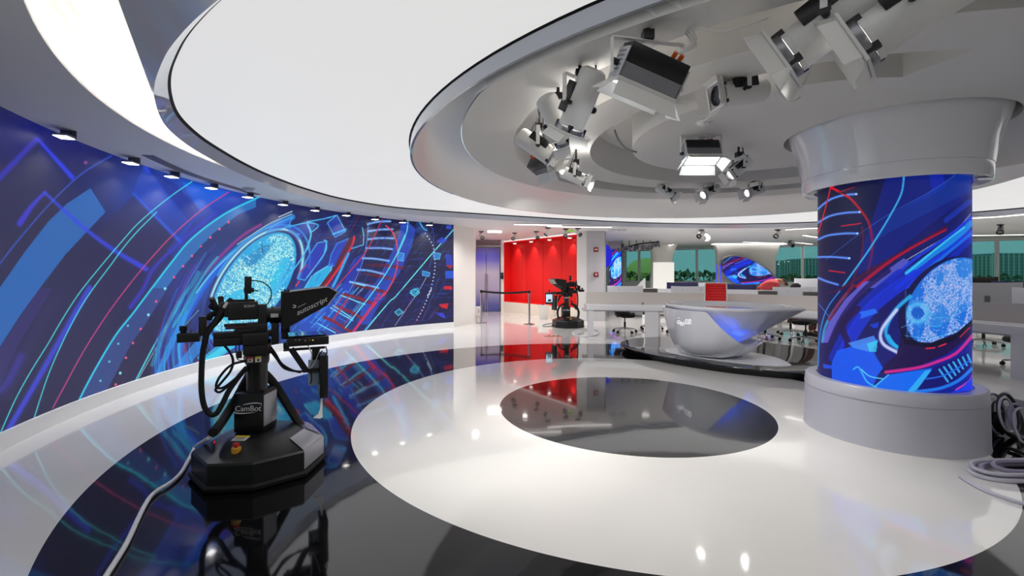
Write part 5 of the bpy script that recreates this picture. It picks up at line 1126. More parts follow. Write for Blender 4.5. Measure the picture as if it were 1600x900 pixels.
# ------------------------------------------------------------ robotic camera pedestals
HC = Vector((-1.97, 3.58, 0)); HF = Vector((math.cos(rad(28)), math.sin(rad(28)), 0)); HN = Vector((-HF.y, HF.x, 0))
def H(px, py, s=0.):     # point in the head's own frame (forward, side, height) that matches the photograph at side offset s
    k = (px-800)/711; b = HC+HN*s; t = (k*b.y-b.x)/(HF.x-k*HF.y); Y = b.y+t*HF.y
    return Vector((t, s, 1.5+(430-py)/711*Y))
def hbox(mb, x0, y0, x1, y1, s0, s1, M):
    a = H(x0, (y0+y1)/2, s0).x; b = H(x1, (y0+y1)/2, s0).x; xm = (x0+x1)/2
    zt, zb = H(xm, y0, s0).z, H(xm, y1, s0).z
    return mb.box(((a+b)/2, (s0+s1)/2, (zt+zb)/2), (b-a, abs(s1-s0), zt-zb), M=M)
BV = [(-2.38, 3.35), (-2.10, 3.11), (-1.79, 3.14), (-1.53, 3.37), (-1.52, 3.70), (-1.74, 3.98), (-2.10, 4.02), (-2.40, 3.76)]
BL = [(x-HC.x, y-HC.y) for x, y in BV]
M_panel = mat('brushed_panel', (158, 158, 166), .30, metal=.5)
M_body = mat('camera_black', (13, 14, 16), .38)
def robot(loc, brz, hrz, label, detail=True):
    t = thing('camera_robot', label, 'studio camera', loc)
    B_ = Matrix.Rotation(brz, 4, 'Z'); M = Matrix.Rotation(hrz, 4, 'Z')
    def sc_(k, dy=0): return [(x*k, y*k+dy) for x, y in BL]
    mb = MB(); mb.loft([[tuple(B_ @ Vector((x, y, z))) for x, y in sc_(k)] for k, z in ((.97, .045), (.97, .185), (.95, .20), (.55, .285), (.0, .29))], cap=False).build('base', M_body, t, sharp=25)
    mb = MB(); mb.loft([[tuple(B_ @ Vector((x, y, z))) for x, y in sc_(k)] for k, z in ((.95, .0), (1.0, .012), (1.015, .035), (1.0, .05), (.97, .052))]).build('bumper', M_rubber, t, sharp=30)
    # brushed corner panels on the right of the base
    def bp(i, k, z): x, y = BL[i]; return B_ @ Vector((x*k, y*k, z))
    MB().add([bp(3, .978, .06), bp(4, .978, .06), bp(4, .978, .186), bp(3, .978, .186), bp(3, .957, .203), bp(4, .957, .203), bp(4, .66, .268), bp(3, .66, .268), bp(3, .97, .05), bp(4, .97, .05)],
             [(0, 1, 2, 3), (3, 2, 5, 4), (4, 5, 6, 7)]).build('side_panel', M_panel, t, sharp=20, fix=False)
    MB().add([bp(4, .957, .206), bp(5, .957, .206), bp(5, .66, .270), bp(4, .66, .270)], [(0, 1, 2, 3)]).add([bp(4, .90, .206+.02), bp(5, .9, .226), bp(5, .72, .262), bp(4, .72, .262)], [(0, 1, 2, 3)]).build('rear_panel', M_panel, t, fix=False)
    # emergency stop, warning label, pilot lights
    es_ = B_ @ Vector((0, -.33, .262)); MB().lathe([(0, -.03), (.032, -.03), (.032, .006), (.028, .010), (0, .010)], tuple(es_), 24).build('stop_collar', mat('stop_yellow', (204, 150, 40), .4), t)
    MB().lathe([(0, .008), (.013, .008), (.014, .022), (.021, .025), (.021, .034), (.015, .039), (0, .040)], tuple(es_), 20).build('stop_button', mat('stop_red', (190, 24, 30), .35), t)
    mb = MB(); q = Matrix.Translation(B_ @ Vector((-.036, -.215, .293))) @ B_ @ Matrix.Rotation(rad(6), 4, 'X'); mb.box((0, 0, 0), (.10, .07, .004), M=q).build('warning_label', mat('label_white', (222, 222, 222), .4), t)
    MB().box((0, .027, .003), (.10, .022, .003), M=q).build('warning_header', mat('label_yellow', (226, 196, 30), .4), t)
    mb = MB()
    for k in range(4): mb.box((-.005*(k % 2), .008-.011*k, .0028), (.08-.01*(k % 2), .004, .001), M=q)
    mb.build('warning_text', M_black, t)
    for x, y in ((-.24, -.20), (.13, -.25)): p = B_ @ Vector((x, y, .262)); MB().lathe([(0, .008), (.006, .006), (.007, -.01), (0, -.01)], tuple(p), 10).build('pilot_light', mat('pilot_red', (200, 20, 20), .3, emit=(200, 20, 20), es=.6), t)
    mb = MB(); p = B_ @ Vector((.19, .24, .26)); mb.box(tuple(p), (.05, .03, .03)).build('red_clip', mat('stop_red', (190, 24, 30), .35), t, bevel=.004)
    # neck
    NB = Matrix.Translation((0, 0, 0)) @ B_
    mb = MB(); mb.box((-.055, .02, .44), (.225, .21, .30), M=NB); mb.build('neck', M_body, t, bevel=.008)
    mb = MB(); mb.box((.0585, .02, .455), (.004, .19, .24), M=NB).build('neck_plate', M_panel, t)
    mb = MB()
    for k in range(4): mb.box((-.01+k*.018, .03, .597), (.006, .17, .01), M=NB)
    mb.build('neck_rib', M_black, t)
    mb = MB(); mb.lathe([(0, .58), (.075, .58), (.075, .80), (.082, .81), (.088, .83), (.088, .875), (.098, .885), (.098, .99), (.09, 1.0), (0, 1.0)], (-.035, .0, 0), 32, M=B_).build('column', M_body, t)
    for a, c1, c2 in ((-128, (196, 110, 40), (70, 90, 180)), (-92, (190, 40, 36), (180, 60, 60)), (-56, (210, 196, 50), (40, 40, 40))):
        c0 = Vector((-.035+.0895*math.cos(rad(a)), .0895*math.sin(rad(a)), .853)); Q = B_ @ Matrix.Translation(c0) @ Matrix.Rotation(rad(a+90), 4, 'Z')
        MB().box((0, 0, 0), (.042, .003, .044), M=Q).build('sticker', mat('label_white', (222, 222, 222), .4), t); MB().box((0, -.0018, .014), (.042, .002, .015), M=Q).build('sticker_header', mat('sticker_%d' % a, c1, .4), t)
        MB().cyl((0, -.003, -.006), (0, 0, -.006), .009, n=12, M=Q).build('sticker_symbol', mat('sticker_sym_%d' % a, c2, .4), t)
    return t, B_, M
t1, B_, M1 = robot(tuple(HC), 0.0, rad(28), 'black robotic studio camera with prompter in the left foreground by the video wall')
# neck lettering: name between two swooshes
o = HC+Vector((-.055, -.088, .475))
lettering('logo', 'CamBot', .060, o, (1, 0, .02), (0, 0, 1), mat('logo_white', (225, 225, 228), .4), t1, 1.0, .001)
mb = MB(); mb.tube([o+Vector(p) for p in ((-.10, 0, -.02), (-.098, 0, -.032), (-.05, 0, -.036), (.03, 0, -.030), (.06, 0, -.022))], lambda f: .004*math.sin(PI*min(.98, f+.1))+.0006, n=6)
mb.tube([o+Vector(p) for p in ((-.04, 0, .028), (0, 0, .038), (.06, 0, .044), (.10, 0, .038), (.098, 0, .020))], lambda f: .004*math.sin(PI*min(.98, f+.1))+.0006, n=6); mb.build('logo_swoosh', mat('logo_white', (225, 225, 228), .4), t1, world=True)
def head(t, M, tex=True):
    def part_(name, m, boxes, bevel=.004, parent=None):
        mb = MB()
        for b in boxes: hbox(mb, *b, M)
        return mb.build(name, m, parent or t, bevel=bevel)
    def tubeh(name, m, paths, r, n=8, parent=None):
        mb = MB()
        for P in paths: mb.tube([M @ H(*p) for p in P], r, n=n, smooth=6)
        return mb.build(name, m, parent or t)
    part_('pan_head', M_body, [(381, 538, 420, 556, -.09, .09), (378, 520, 420, 540, -.12, .12), (384, 505, 418, 522, -.07, .07)], .012)
    part_('arm_plate', M_body, [(333, 518, 430, 528, -.05, .05), (333, 529, 378, 541, -.07, .05), (366, 514, 400, 520, -.09, .09), (424, 505, 436, 538, -.06, .06)])
    part_('camera_body', M_body, [(356, 472, 403, 500, -.075, .085), (403, 476, 417, 520, -.06, .07), (350, 478, 358, 496, -.05, .05)], .008)
    part_('handle', M_body, [(362, 468, 398, 472, -.02, .02), (350, 506, 400, 510, -.035, .035)], .003)
    part_('rail_bar', mat('dark_red_bar', (70, 26, 28), .4), [(352, 509, 396, 514, -.06, -.045)], .002)
    mb = MB(); a, b = H(414, 492, 0), H(442, 492, 0); mb.cyl(a, b, .055, .065, 24, M=M).cyl(a.lerp(b, .3), a.lerp(b, .5), .07, .07, 24, M=M); mb.build('lens', M_body, t)
    part_('lens_label', mat('label_white', (222, 222, 222), .4), [(423, 490, 435, 496, -.073, -.068)], .001)
    part_('prompter_bracket', M_body, [(439, 455, 453, 520, -.06, -.03), (444, 452, 447, 462, -.05, -.03), (449, 452, 453, 462, -.05, -.03), (440, 505, 450, 530, -.06, .1)], .003)
    poly = [(441, 458), (452, 456.5), (513, 449), (527, 456), (510, 478), (480, 495), (450, 512), (442, 516)]
    rings = []
    for s_ in (-.16, .17):
        rings.append([M @ H(x, y, -.16) if s_ < 0 else M @ (H(x, y, -.16)+Vector((0, .33, 0))) for x, y in poly])
    hood = MB().loft(rings).build('prompter_hood', mat('hood_cloth', (10, 10, 12), .75), t, sharp=20)
    q = [H(x, y-.6, -.162) for x, y in ((452, 456.5), (513, 449), (525, 455.5))]
    mb = MB(); mb.tube([M @ p for p in q], .003, n=6, smooth=0); mb.build('hood_piping', mat('piping', (196, 198, 204), .3), t)
    mb = MB(); a, b, c_, d_ = [H(x, y, -.16) for x, y in ((453, 456.2), (513, 448.8), (513, 448.8), (453, 456.2))]; c_ = c_+Vector((0, .32, .004)); d_ = d_+Vector((0, .32, .004)); mb.add([M @ p for p in (a+Vector((0, 0, .004)), b+Vector((0, 0, .004)), c_, d_)], [(0, 1, 2, 3)]); mb.build('hood_top', mat('hood_grey', (120, 124, 132), .35), t, fix=False)
    # mirror glass in the mouth of the hood with a pale frame
    a, b = H(514, 450, -.16), H(452, 511, -.16)
    F_ = [H(514, 449.5, -.16), H(527, 456.5, -.16), H(511, 477, -.16)]
    mb = MB(); mb.add([M @ (p+Vector((.004, o_, 0))) for p, o_ in ((F_[1], 0.02), (F_[1], .31), (F_[2], .31), (F_[2], .02))], [(0, 1, 2, 3)]); mb.build('prompter_glass', mat('dark_mirror', (12, 14, 18), .03, coat=1), t, fix=False)
    mb = MB(); fr_ = [M @ (p+Vector((.005, o_, 0))) for p, o_ in ((F_[1], 0.01), (F_[1], .32), (F_[2], .32), (F_[2], .01))]; mb.tube(fr_+[fr_[0]], .005, n=6, smooth=0); mb.build('glass_frame', mat('piping', (196, 198, 204), .3), t)
    if tex:
        o_ = H(484, 478, -.163); w0 = M @ H(465, 486, -.163); w1 = M @ H(505, 467, -.163); xd = (w1-w0); L0 = Vector(t.location)
        up = Vector((0, 0, 1)); lettering('hood_lettering', 'autoscript', .060, L0+(M @ (o_+Vector((.02, -.001, .0)))), xd, up, mat('logo_white', (225, 225, 228), .4), t, 1.0, .001)
        mb = MB(); c = [M @ H(*p, -.163) for p in ((458, 476.5), (462, 478), (460.5, 480.5), (457.5, 480))]; mb.tube(c, .004, n=6); c = [M @ H(*p, -.163) for p in ((465, 480.5), (478, 474))]; mb.tube(c, .0016, n=6, smooth=0); mb.build('hood_emblem', mat('logo_white', (225, 225, 228), .4), t)
        lettering('maker_lettering', 'SONY', .026, L0+(M @ (H(390, 478.5, -.0765))), M @ Vector((1, 0, 0)), up, mat('logo_white', (225, 225, 228), .4), t, 1.1, .001)
    mb = MB(); hbox(mb, 449, 527, 514, 540, -.20, .14, M); mon = mb.build('prompter_monitor', M_body, t, bevel=.006)
    a, b = H(452, 527, -.2), H(511, 527, -.2); mb = MB(); mb.box(((a.x+b.x)/2, -.03, a.z+.001), (b.x-a.x, .27, .004), M=M); mb.build('monitor_screen', mat('monitor_glass', (52, 64, 84), .08, coat=.6), mon)
    for k, (x, c) in enumerate(((462, (150, 150, 150)), (468, (190, 190, 190)), (477, (200, 60, 90)), (484, (120, 120, 120)), (489, (230, 210, 40)))):
        mb = MB(); p = H(x, 531.5, -.202); mb.cyl(p, p+Vector((0, .004, 0)), .005, n=8, M=M); mb.build('socket', mat('socket_%d' % k, c, .3, emit=c if k == 4 else None, es=.8), mon)
    part_('support_bar', M_body, [(443, 543.5, 508, 547, -.06, -.03), (443, 536, 452, 545, -.06, .04)], .002)
    mb = MB(); a, b = H(455, 545, -.05), H(479, 580, -.05); mb.bar(M @ a, M @ b, .03, .045); a, b = H(478, 579, -.05), H(500, 578, -.05); mb.bar(M @ a, M @ b, .03, .03); mb.build('strut', M_body, t)
    part_('counterweight_screen', M_body, [(500, 556, 513, 622, -.10, .10)], .003)
    part_('circuit_panel', mat('pale_circuit', (150, 168, 190), .35), [(482, 562, 499, 602, -.02, .0)], .002)
    part_('circuit_frame', M_body, [(488, 545, 500, 562, -.03, .02)], .002)
    tubeh('panel_wiring', mat('white_cable', (214, 214, 214), .5), [[(477, 532, -.2), (484, 545, -.15), (487, 556, -.06), (484, 570, -.04), (483, 580, -.04)], [(500, 546, -.1), (494, 562, -.06), (488, 572, -.05), (481, 578, -.05)]], .004, 6)
    tubeh('wiring_loom', M_rubber, [[(509, 541, -.1), (511, 551, -.1), (507, 560, -.1), (512, 570, -.1)], [(484, 574, -.03), (487, 590, -.03), (485, 600, -.03)], [(504, 548, -.08), (498, 556, -.08), (503, 566, -.08)]], .005, 6)
    mb = MB(); q = [M @ H(x, y, -.03) for x, y in ((502, 622), (504, 622), (504, 652), (500, 654), (490, 653.5), (497, 648), (500, 640))]; q2 = [p+(M @ Vector((0, .03, 0))) for p in q]; mb.loft([q, q2]); mb.build('white_tail', mat('cloth_white', (226, 226, 228), .6), t, sharp=20)
    # pan controller and joystick box
    ctl = part_('controller', M_body, [(276, 521, 312, 535, -.06, .06), (310, 495, 323, 525, -.05, .05)])
    mb = MB(); p = H(286.5, 521, 0); mb.cyl(p+Vector((0, 0, 0)), p+Vector((0, 0, .022)), .018, n=16, M=M).cyl(p+Vector((0, 0, .02)), p+Vector((0, 0, .055)), .024, n=16, M=M); mb.build('joystick', M_rubber, ctl)
    mb = MB(); p = H(299, 521, 0); mb.cyl(p, p+Vector((0, 0, .03)), .005, n=8, M=M); mb.build('switch', M_alu, ctl)
    # handles and cables bundled at the rear
    tubeh('rear_grip', M_body, [[(331, 466, -.05), (337, 480, -.02), (343, 490, 0)], [(345, 464, .05), (346, 474, .03), (350, 486, 0)], [(329, 478, -.03), (338, 482, 0), (352, 474, 0)]], .020)
    tubeh('cable_bundle', M_rubber, [[(362, 468, 0), (350, 480, -.03), (338, 500, -.05), (324, 520, -.07), (320, 535, -.07)], [(366, 470, .02), (352, 484, 0), (342, 498, -.03), (326, 515, -.05)], [(344, 488, 0), (330, 492, 0), (326, 500, 0)]], .022)
    tubeh('label_sleeve', mat('label_white', (222, 222, 222), .4), [[(355, 472, -.065), (350, 481, -.065)]], .012)
    tubeh('antenna_cable', M_rubber, [[(393, 438, 0), (408, 440, 0), (419, 447, 0), (424, 456, 0), (422, 468, 0), (414, 480, 0)], [(391, 455, 0), (400, 454, 0), (404, 455, 0)]], .005, 6)
    part_('receiver', M_body, [(382, 432, 393, 459, -.02, .02), (381, 450, 397, 457, -.015, .015)], .003)
    mb = MB(); mb.cyl(H(385, 458, 0), H(385, 473, 0), .012, n=10, M=M); mb.build('receiver_stem', M_body, t)
    part_('hanging_box', M_body, [(370, 549, 378, 560, -.03, .0)], .002)
    tubeh('hanging_wire', M_rubber, [[(374, 536, -.05), (374, 549, -.015)], [(368, 537, -.03), (369, 552, -.03), (372, 562, -.03), (385, 563, -.05)]], .004, 6)
    return
head(t1, M1)
def droop(t, M, paths, r, name, m, parent=None):
    mb = MB()
    for P in paths: mb.tube([M @ H(*p) for p in P], r, n=8, smooth=7)
    return mb.build(name, m, t)
LOOPS = [[(322, 528, -.06), (317, 550, -.06), (315, 580, -.05), (315, 610, -.05), (319, 634, -.05), (328, 647, -.05), (338, 646, -.05), (348, 630, -.04), (358, 610, -.03), (372, 590, -.02), (386, 574, -.02)]]
droop(t1, M1, LOOPS, .019, 'cable_loop', M_rubber)
droop(t1, M1, [[(344, 534, -.05), (356, 546, -.05), (364, 562, -.05), (360, 580, -.05), (344, 600, -.05), (337, 609, -.05), (345, 612, -.05), (364, 596, -.04), (386, 575, -.03)], [(385, 564, -.05), (362, 570, -.05), (344, 588, -.05), (338, 604, -.05), (350, 605, -.05), (372, 588, -.04)], [(420, 545, 0), (432, 560, -.02), (444, 575, -.04), (462, 580, -.05), (478, 580, -.05)], [(418, 536, 0), (430, 552, -.02), (440, 568, -.04), (456, 578, -.05), (470, 582, -.05)]], .009, 'thin_cable_loop', M_rubber)
droop(t1, M1, [[(392, 582, .09), (382, 600, .12), (370, 622, .12), (356, 645, .06), (344, 663, -.06), (333, 676, -.2)], [(410, 580, .09), (424, 594, .13), (437, 612, .14), (450, 634, .12), (462, 653, .10), (471, 666, .08)]], .034, 'trunk_hose', M_rubber)
# the second one stands by the red recess and looks back into the studio
loc2 = (1.62, 13.25, 0)
t2, B2, M2 = robot(loc2, rad(8), rad(205), 'black robotic studio camera with prompter by the red recess, in the background')
head(t2, M2, tex=False)
droop(t2, M2, [[(322, 528, -.06), (317, 570, -.05), (319, 620, -.05), (330, 640, -.05), (350, 620, -.04), (380, 580, -.02)]], .02, 'cable_loop', M_rubber)
for sx in (-1, 1): MB().tube([tuple(B2 @ Vector(p)) for p in ((sx*.09, 0, .66), (sx*.22, -.02, .62), (sx*.31, -.05, .46), (sx*.30, -.06, .30), (sx*.25, -.05, .24))], .032).build('trunk_hose', M_rubber, t2)
lettering('logo', 'CamBot', .066, Vector(loc2)+(B2 @ Vector((-.055, -.088, .49))), B2 @ Vector((1, 0, .02)), (0, 0, 1), mat('logo_white', (225, 225, 228), .4), t2, 1.0, .001)
pm = thing('preview_tablet', 'small lit tablet screen hanging under the far camera prompter', 'tablet', tuple(at(858, 466, 12.9)))
MB().box((0, 0, 0), (.23, .03, .33)).build('housing', M_blackp, pm, bevel=.008); MB().box((0, -.017, .0), (.18, .004, .22)).build('screen', mat('tablet_picture', (180, 200, 215), .3, emit=(170, 196, 215), es=.8), pm); MB().prism([(-.05, -.07), (-.01, .01), (.02, -.03), (.04, .03), (.06, -.07)], 0, .003, M=Matrix.Translation((0, -.019, -.02)) @ Matrix.Rotation(PI/2, 4, 'X')).build('silhouette', M_gap, pm)
MB().box((0, 0, .19), (.03, .02, .1)).build('bracket', M_black, pm)
# power cable of the near robot
pts = [(330, 679, .20), (322, 688, .06), (312, 690, .02)]
P = [Vector(at(331, 680, 3.45)), Vector(at(322, 687, 3.32))]+[at(x, y, z=.02) for x, y in ((306, 697), (298, 712), (291, 725), (284, 737), (275, 747), (262, 757), (248, 765), (236, 775), (226, 790), (216, 810), (206, 832), (196, 852), (180, 878), (166, 900), (150, 930), (120, 985))]
pc = thing('power_cable', 'thick white cable trailing from the near robot camera across the black floor ring', 'cable', tuple(P[6])); MB().tube(P, .0135, n=10, smooth=5).build('sheath', mat('cable_white', (226, 226, 232), .4), pc, world=True)
MB().tube([Vector(at(x, y, 3.4)) for x, y in ((325, 685), (331, 676), (340, 671), (345, 676), (340, 682))], .004, n=6).build('tie', mat('white_cable', (214, 214, 214), .5), pc, world=True)

# ------------------------------------------------------------ entrance objects
def stanchion(px, py, label):
    p = at(px, py, z=0); t = thing('barrier_post', label, 'barrier post', (p.x, p.y, 0), group='chrome belt posts at the entrance')
    MB().lathe([(0, 0), (.17, 0), (.175, .008), (.17, .02), (.06, .035), (.04, .05), (0, .05)], (0, 0, 0), 32).build('base', M_chrome, t); MB().lathe([(.0, .04), (.030, .04), (.030, .93), (.036, .935), (.036, .95), (0, .95)], (0, 0, 0), 20).build('pole', M_chrome, t)
    MB().lathe([(0, .95), (.04, .95), (.04, 1.02), (.034, 1.035), (0, 1.04)], (0, 0, 0), 20).build('belt_cassette', M_blackp, t); return p
a = stanchion(752, 505, 'chrome barrier post beside the white pillar, left end of the belt'); b = stanchion(827, 507, 'chrome barrier post before the red recess, right end of the belt')
bt = thing('barrier_belt', 'black retractable belt stretched between the two chrome posts', 'belt', (a.x, a.y, 1.0))
Q = [Vector((a.x, a.y, 1.0)).lerp(Vector((b.x, b.y, 1.0)), i/10)-Vector((0, 0, .05*math.sin(PI*i/10))) for i in range(11)]
MB().loft([[q+Vector((0, -.003, -.03)), q+Vector((0, .003, -.03)), q+Vector((0, .003, .03)), q+Vector((0, -.003, .03))] for q in Q]).build('webbing', M_rubber, bt, world=True)
bn = thing('waste_bin', 'white waste bin on the floor below the red recess', 'bin', tuple(at(849, 498, z=0)))
MB().loft([[(sx*w_, sy*w_*.8, z) for sx, sy in ((-1, -1), (1, -1), (1, 1), (-1, 1))] for w_, z in ((.14, 0), (.17, .36), (.185, .42), (.19, .47), (.175, .47), (.14, .05))]).build('body', mat('bin_white', (232, 230, 224), .4), bn, bevel=.01); MB().box((0, 0, .475), (.30, .22, .012)).build('liner', mat('liner', (205, 205, 205), .5), bn, bevel=.004)
MB().box((-.02, .05, .49), (.1, .03, .03)).build('handle', M_black, bn)
wb = thing('wall_dispenser', 'small white box mounted low beside the white pillar', 'dispenser', tuple(at(747, 486, 14.9)))
MB().box((0, 0, 0), (.16, .14, .30)).build('body', M_white, wb, bevel=.02); MB().box((.03, -.075, .02), (.06, .01, .14)).build('front_panel', M_grey, wb, bevel=.004); MB().box((0, .05, -.2), (.08, .08, .25)).build('pedestal', M_white, wb)
ps = thing('cable_ramp', 'short striped orange and white floor strip lying before the far robot camera', 'floor strip', tuple(at(864, 525, z=0.01)), -.05)
MB().box((0, 0, 0), (.42, .12, .016)).build('base', mat('ramp_orange', (226, 130, 110), .5), ps, bevel=.003)
for k in range(7): MB().box((-.15+k*.055, .01, .011), (.018, .11, .006), rz=-.5).build('stripe', M_black if k % 2 else mat('strip_white', (230, 230, 230), .4), ps)
cw = mat('cable_white', (226, 226, 232), .4)
fl = lambda ps_, z=.012: [at(x, y, z=z) for x, y in ps_]
loose('floor_cable', fl([(898, 524), (895, 519), (905, 515), (920, 514), (934, 517), (935, 522), (924, 525), (906, 525), (896, 521), (910, 517), (928, 515)]), .014, cw, 'coiled white floor cable by the left leg of the curved workbench')
loose('floor_cable', fl([(900, 524), (930, 530), (960, 532), (1000, 531), (1030, 530)]), .008, cw, 'straight thin white cable running under the curved workbench')
loose('floor_cable', fl([(866, 509), (852, 510), (848, 508), (856, 506), (864, 505)]), .012, mat('cable_grey', (150, 150, 154), .4), 'short grey cable loop left of the far robot camera base')
# cable coils right of the column
cv = mat('cable_lilac', (150, 142, 168), .4); cg = mat('cable_pale', (196, 194, 206), .4); cb = mat('cable_dark', (58, 56, 66), .5)
cc0 = at(1562, 742, z=0)
for k, (m, r0, r1, z, dx, dy, rr, l_) in enumerate(((cg, .44, .165, .02, 0, 0, .016, 'pale cable coil on the floor by the column, outermost ring'), (cv, .37, .135, .03, .02, .01, .020, 'lilac-grey cable coil on the floor by the column, thickest ring'), (cg, .40, .15, .055, -.02, .01, .014, 'thin pale ring crossing on top of the floor cable coil'), (cv, .30, .105, .06, .05, .015, .016, 'innermost lilac ring of the floor cable coil'))):
    P = [Vector((cc0.x+.22+dx+r0*math.cos(a_), cc0.y+dy+r1*math.sin(a_+.15), z+.008*math.sin(3*a_))) for a_ in [2*PI*i/18 for i in range(19)]]
    loose('cable_coil', P, rr, m, l_, 'cable', 'coiled cables beside the screen column')
PB = [Vector(at(1548, 652, 4.5)), Vector(at(1560, 662, 4.4)), Vector(at(1572, 680, 4.3)), Vector(at(1578, 700, 4.2)), Vector(at(1566, 712, 4.0))]
kb = thing('cable_bundle', 'knotted bundle of dark and pale cables heaped behind the column base', 'cable', (PB[2].x, PB[2].y, 0))
r_ = random.Random(5)
for k, m in enumerate((cb, cg, cv, cb, cg, M_rubber, cv)):
    c_ = Vector((4.56+r_.uniform(-.03, .12), 4.15+r_.uniform(-.1, .15), .17+r_.uniform(-.05, .06))); R_ = r_.uniform(.09, .19); rx = r_.uniform(.3, 1.1)
    P = [c_+Vector((R_*math.cos(a_)*.8, R_*.4*math.sin(a_+rx), R_*math.sin(a_)*.95)) for a_ in [2*PI*i/12 for i in range(13)]]
    for p in P: p.z = max(p.z, .015)
    MB().tube(P, r_.uniform(.009, .016), n=7, smooth=5).build('loop', m, kb, world=True)
MB().tube([Vector(at(1558, 648, 4.6)), Vector(at(1572, 665, 4.6)), Vector(at(1580, 682, 4.5)), Vector(at(1575, 690, 4.4))], .010).build('blue_lead', mat('cable_blue', (50, 40, 110), .4), kb, world=True)
MB().box((4.52, 4.28, .12), (.12, .10, .22)).build('junction_box', M_black, kb, world=True, bevel=.01)
loose('floor_cable', [at(1575, 700, z=.02), at(1590, 705, z=.02), at(1625, 722, z=.02)], .016, M_rubber, 'black cable leaving the bundle towards the right edge of the picture')
loose('floor_cable', [at(1500, 744, z=.014), at(1530, 762, z=.014), at(1570, 778, z=.014), at(1610, 790, z=.014)], .012, cg, 'pale cable tail sweeping forward from the coil over the white disc')

# ------------------------------------------------------------ open-plan office behind the studio
SC = (1.34, 5.22)
def arcp(r, a, z=0): return (SC[0]+r*math.cos(rad(a)), SC[1]+r*math.sin(rad(a)), z)
def arc_box(r0, r1, a0, a1, z0, z1, step=2.5):
    n = max(2, int(abs(a1-a0)/step)); rings = []
    for i in range(n+1):
        a = a0+(a1-a0)*i/n; rings.append([arcp(r0, a, z0), arcp(r1, a, z0), arcp(r1, a, z1), arcp(r0, a, z1)])
    return MB().loft(rings)
M_frost = mat('frosted_screen', (206, 200, 194), .5)
def bench(name, r0, r1, a0, a1, legs, label, zt=.76):
    m_ = (a0+a1)/2; t = thing(name, label, 'workbench', arcp((r0+r1)/2, m_), group=None)
    arc_box(r0, r1, a0, a1, zt-.125, zt).build('worktop', M_desk, t, world=True, sharp=30, bevel=.004)
    arc_box(r0+.10, r1-.10, a0+.6, a1-.6, zt-.16, zt-.126).build('cable_tray', M_grey, t, world=True, sharp=30)
    for a, w_ in legs:
        da = math.degrees(w_/2/r0)
        arc_box(r0+.03, r1-.1 if w_ > .2 else r0+.15, a-da, a+da, 0, zt-.126, 1).build('leg', M_desk, t, world=True, sharp=30)
    return t
bench('curved_workbench', 6.08, 6.95, 85.2, -14, [(84.2, .13), (70.6, .32), (50, .1), (30, .1), (12, .32), (-10, .1)], 'long curved white workbench ringing the studio behind the presenter desk')
bench('curved_workbench', 10.95, 11.75, 74, 12, [(73, .1), (50, .1), (30, .1), (13, .1)], 'third curved white workbench, farthest of three along the windows')
bench('curved_workbench', 12.8, 13.6, 46, 20, [(45, .1), (21, .1)], 'short curved white workbench at far right beneath the windows')
bench('curved_workbench', 8.9, 9.8, 72, 12, [(71, .1), (50, .1), (30, .1), (13, .1)], 'second curved white workbench further back, towards the windows')
def divider(r, a0, a1, z0, z1, label, m=M_frost):
    t = thing('desk_divider', label, 'desk divider', arcp(r, (a0+a1)/2, z0)); arc_box(r, r+.02, a0, a1, z0+.012, z1).build('panel', m, t, world=True, sharp=30)
    for k in range(4):
        a = a0+(a1-a0)*(k+.5)/4; p = arcp(r+.01, a, z0); MB().box((p[0], p[1], z0+.03), (.06, .06, .06), rz=rad(a)).build('bracket', M_alu, t, world=True)
    return t
divider(6.5, 85.0, -14, .76, 1.07, 'long curved frosted divider standing on the front workbench')
divider(9.3, 71, 13, .76, 1.09, 'curved frosted divider standing on the second workbench', mat('white_divider', (222, 222, 224), .4))
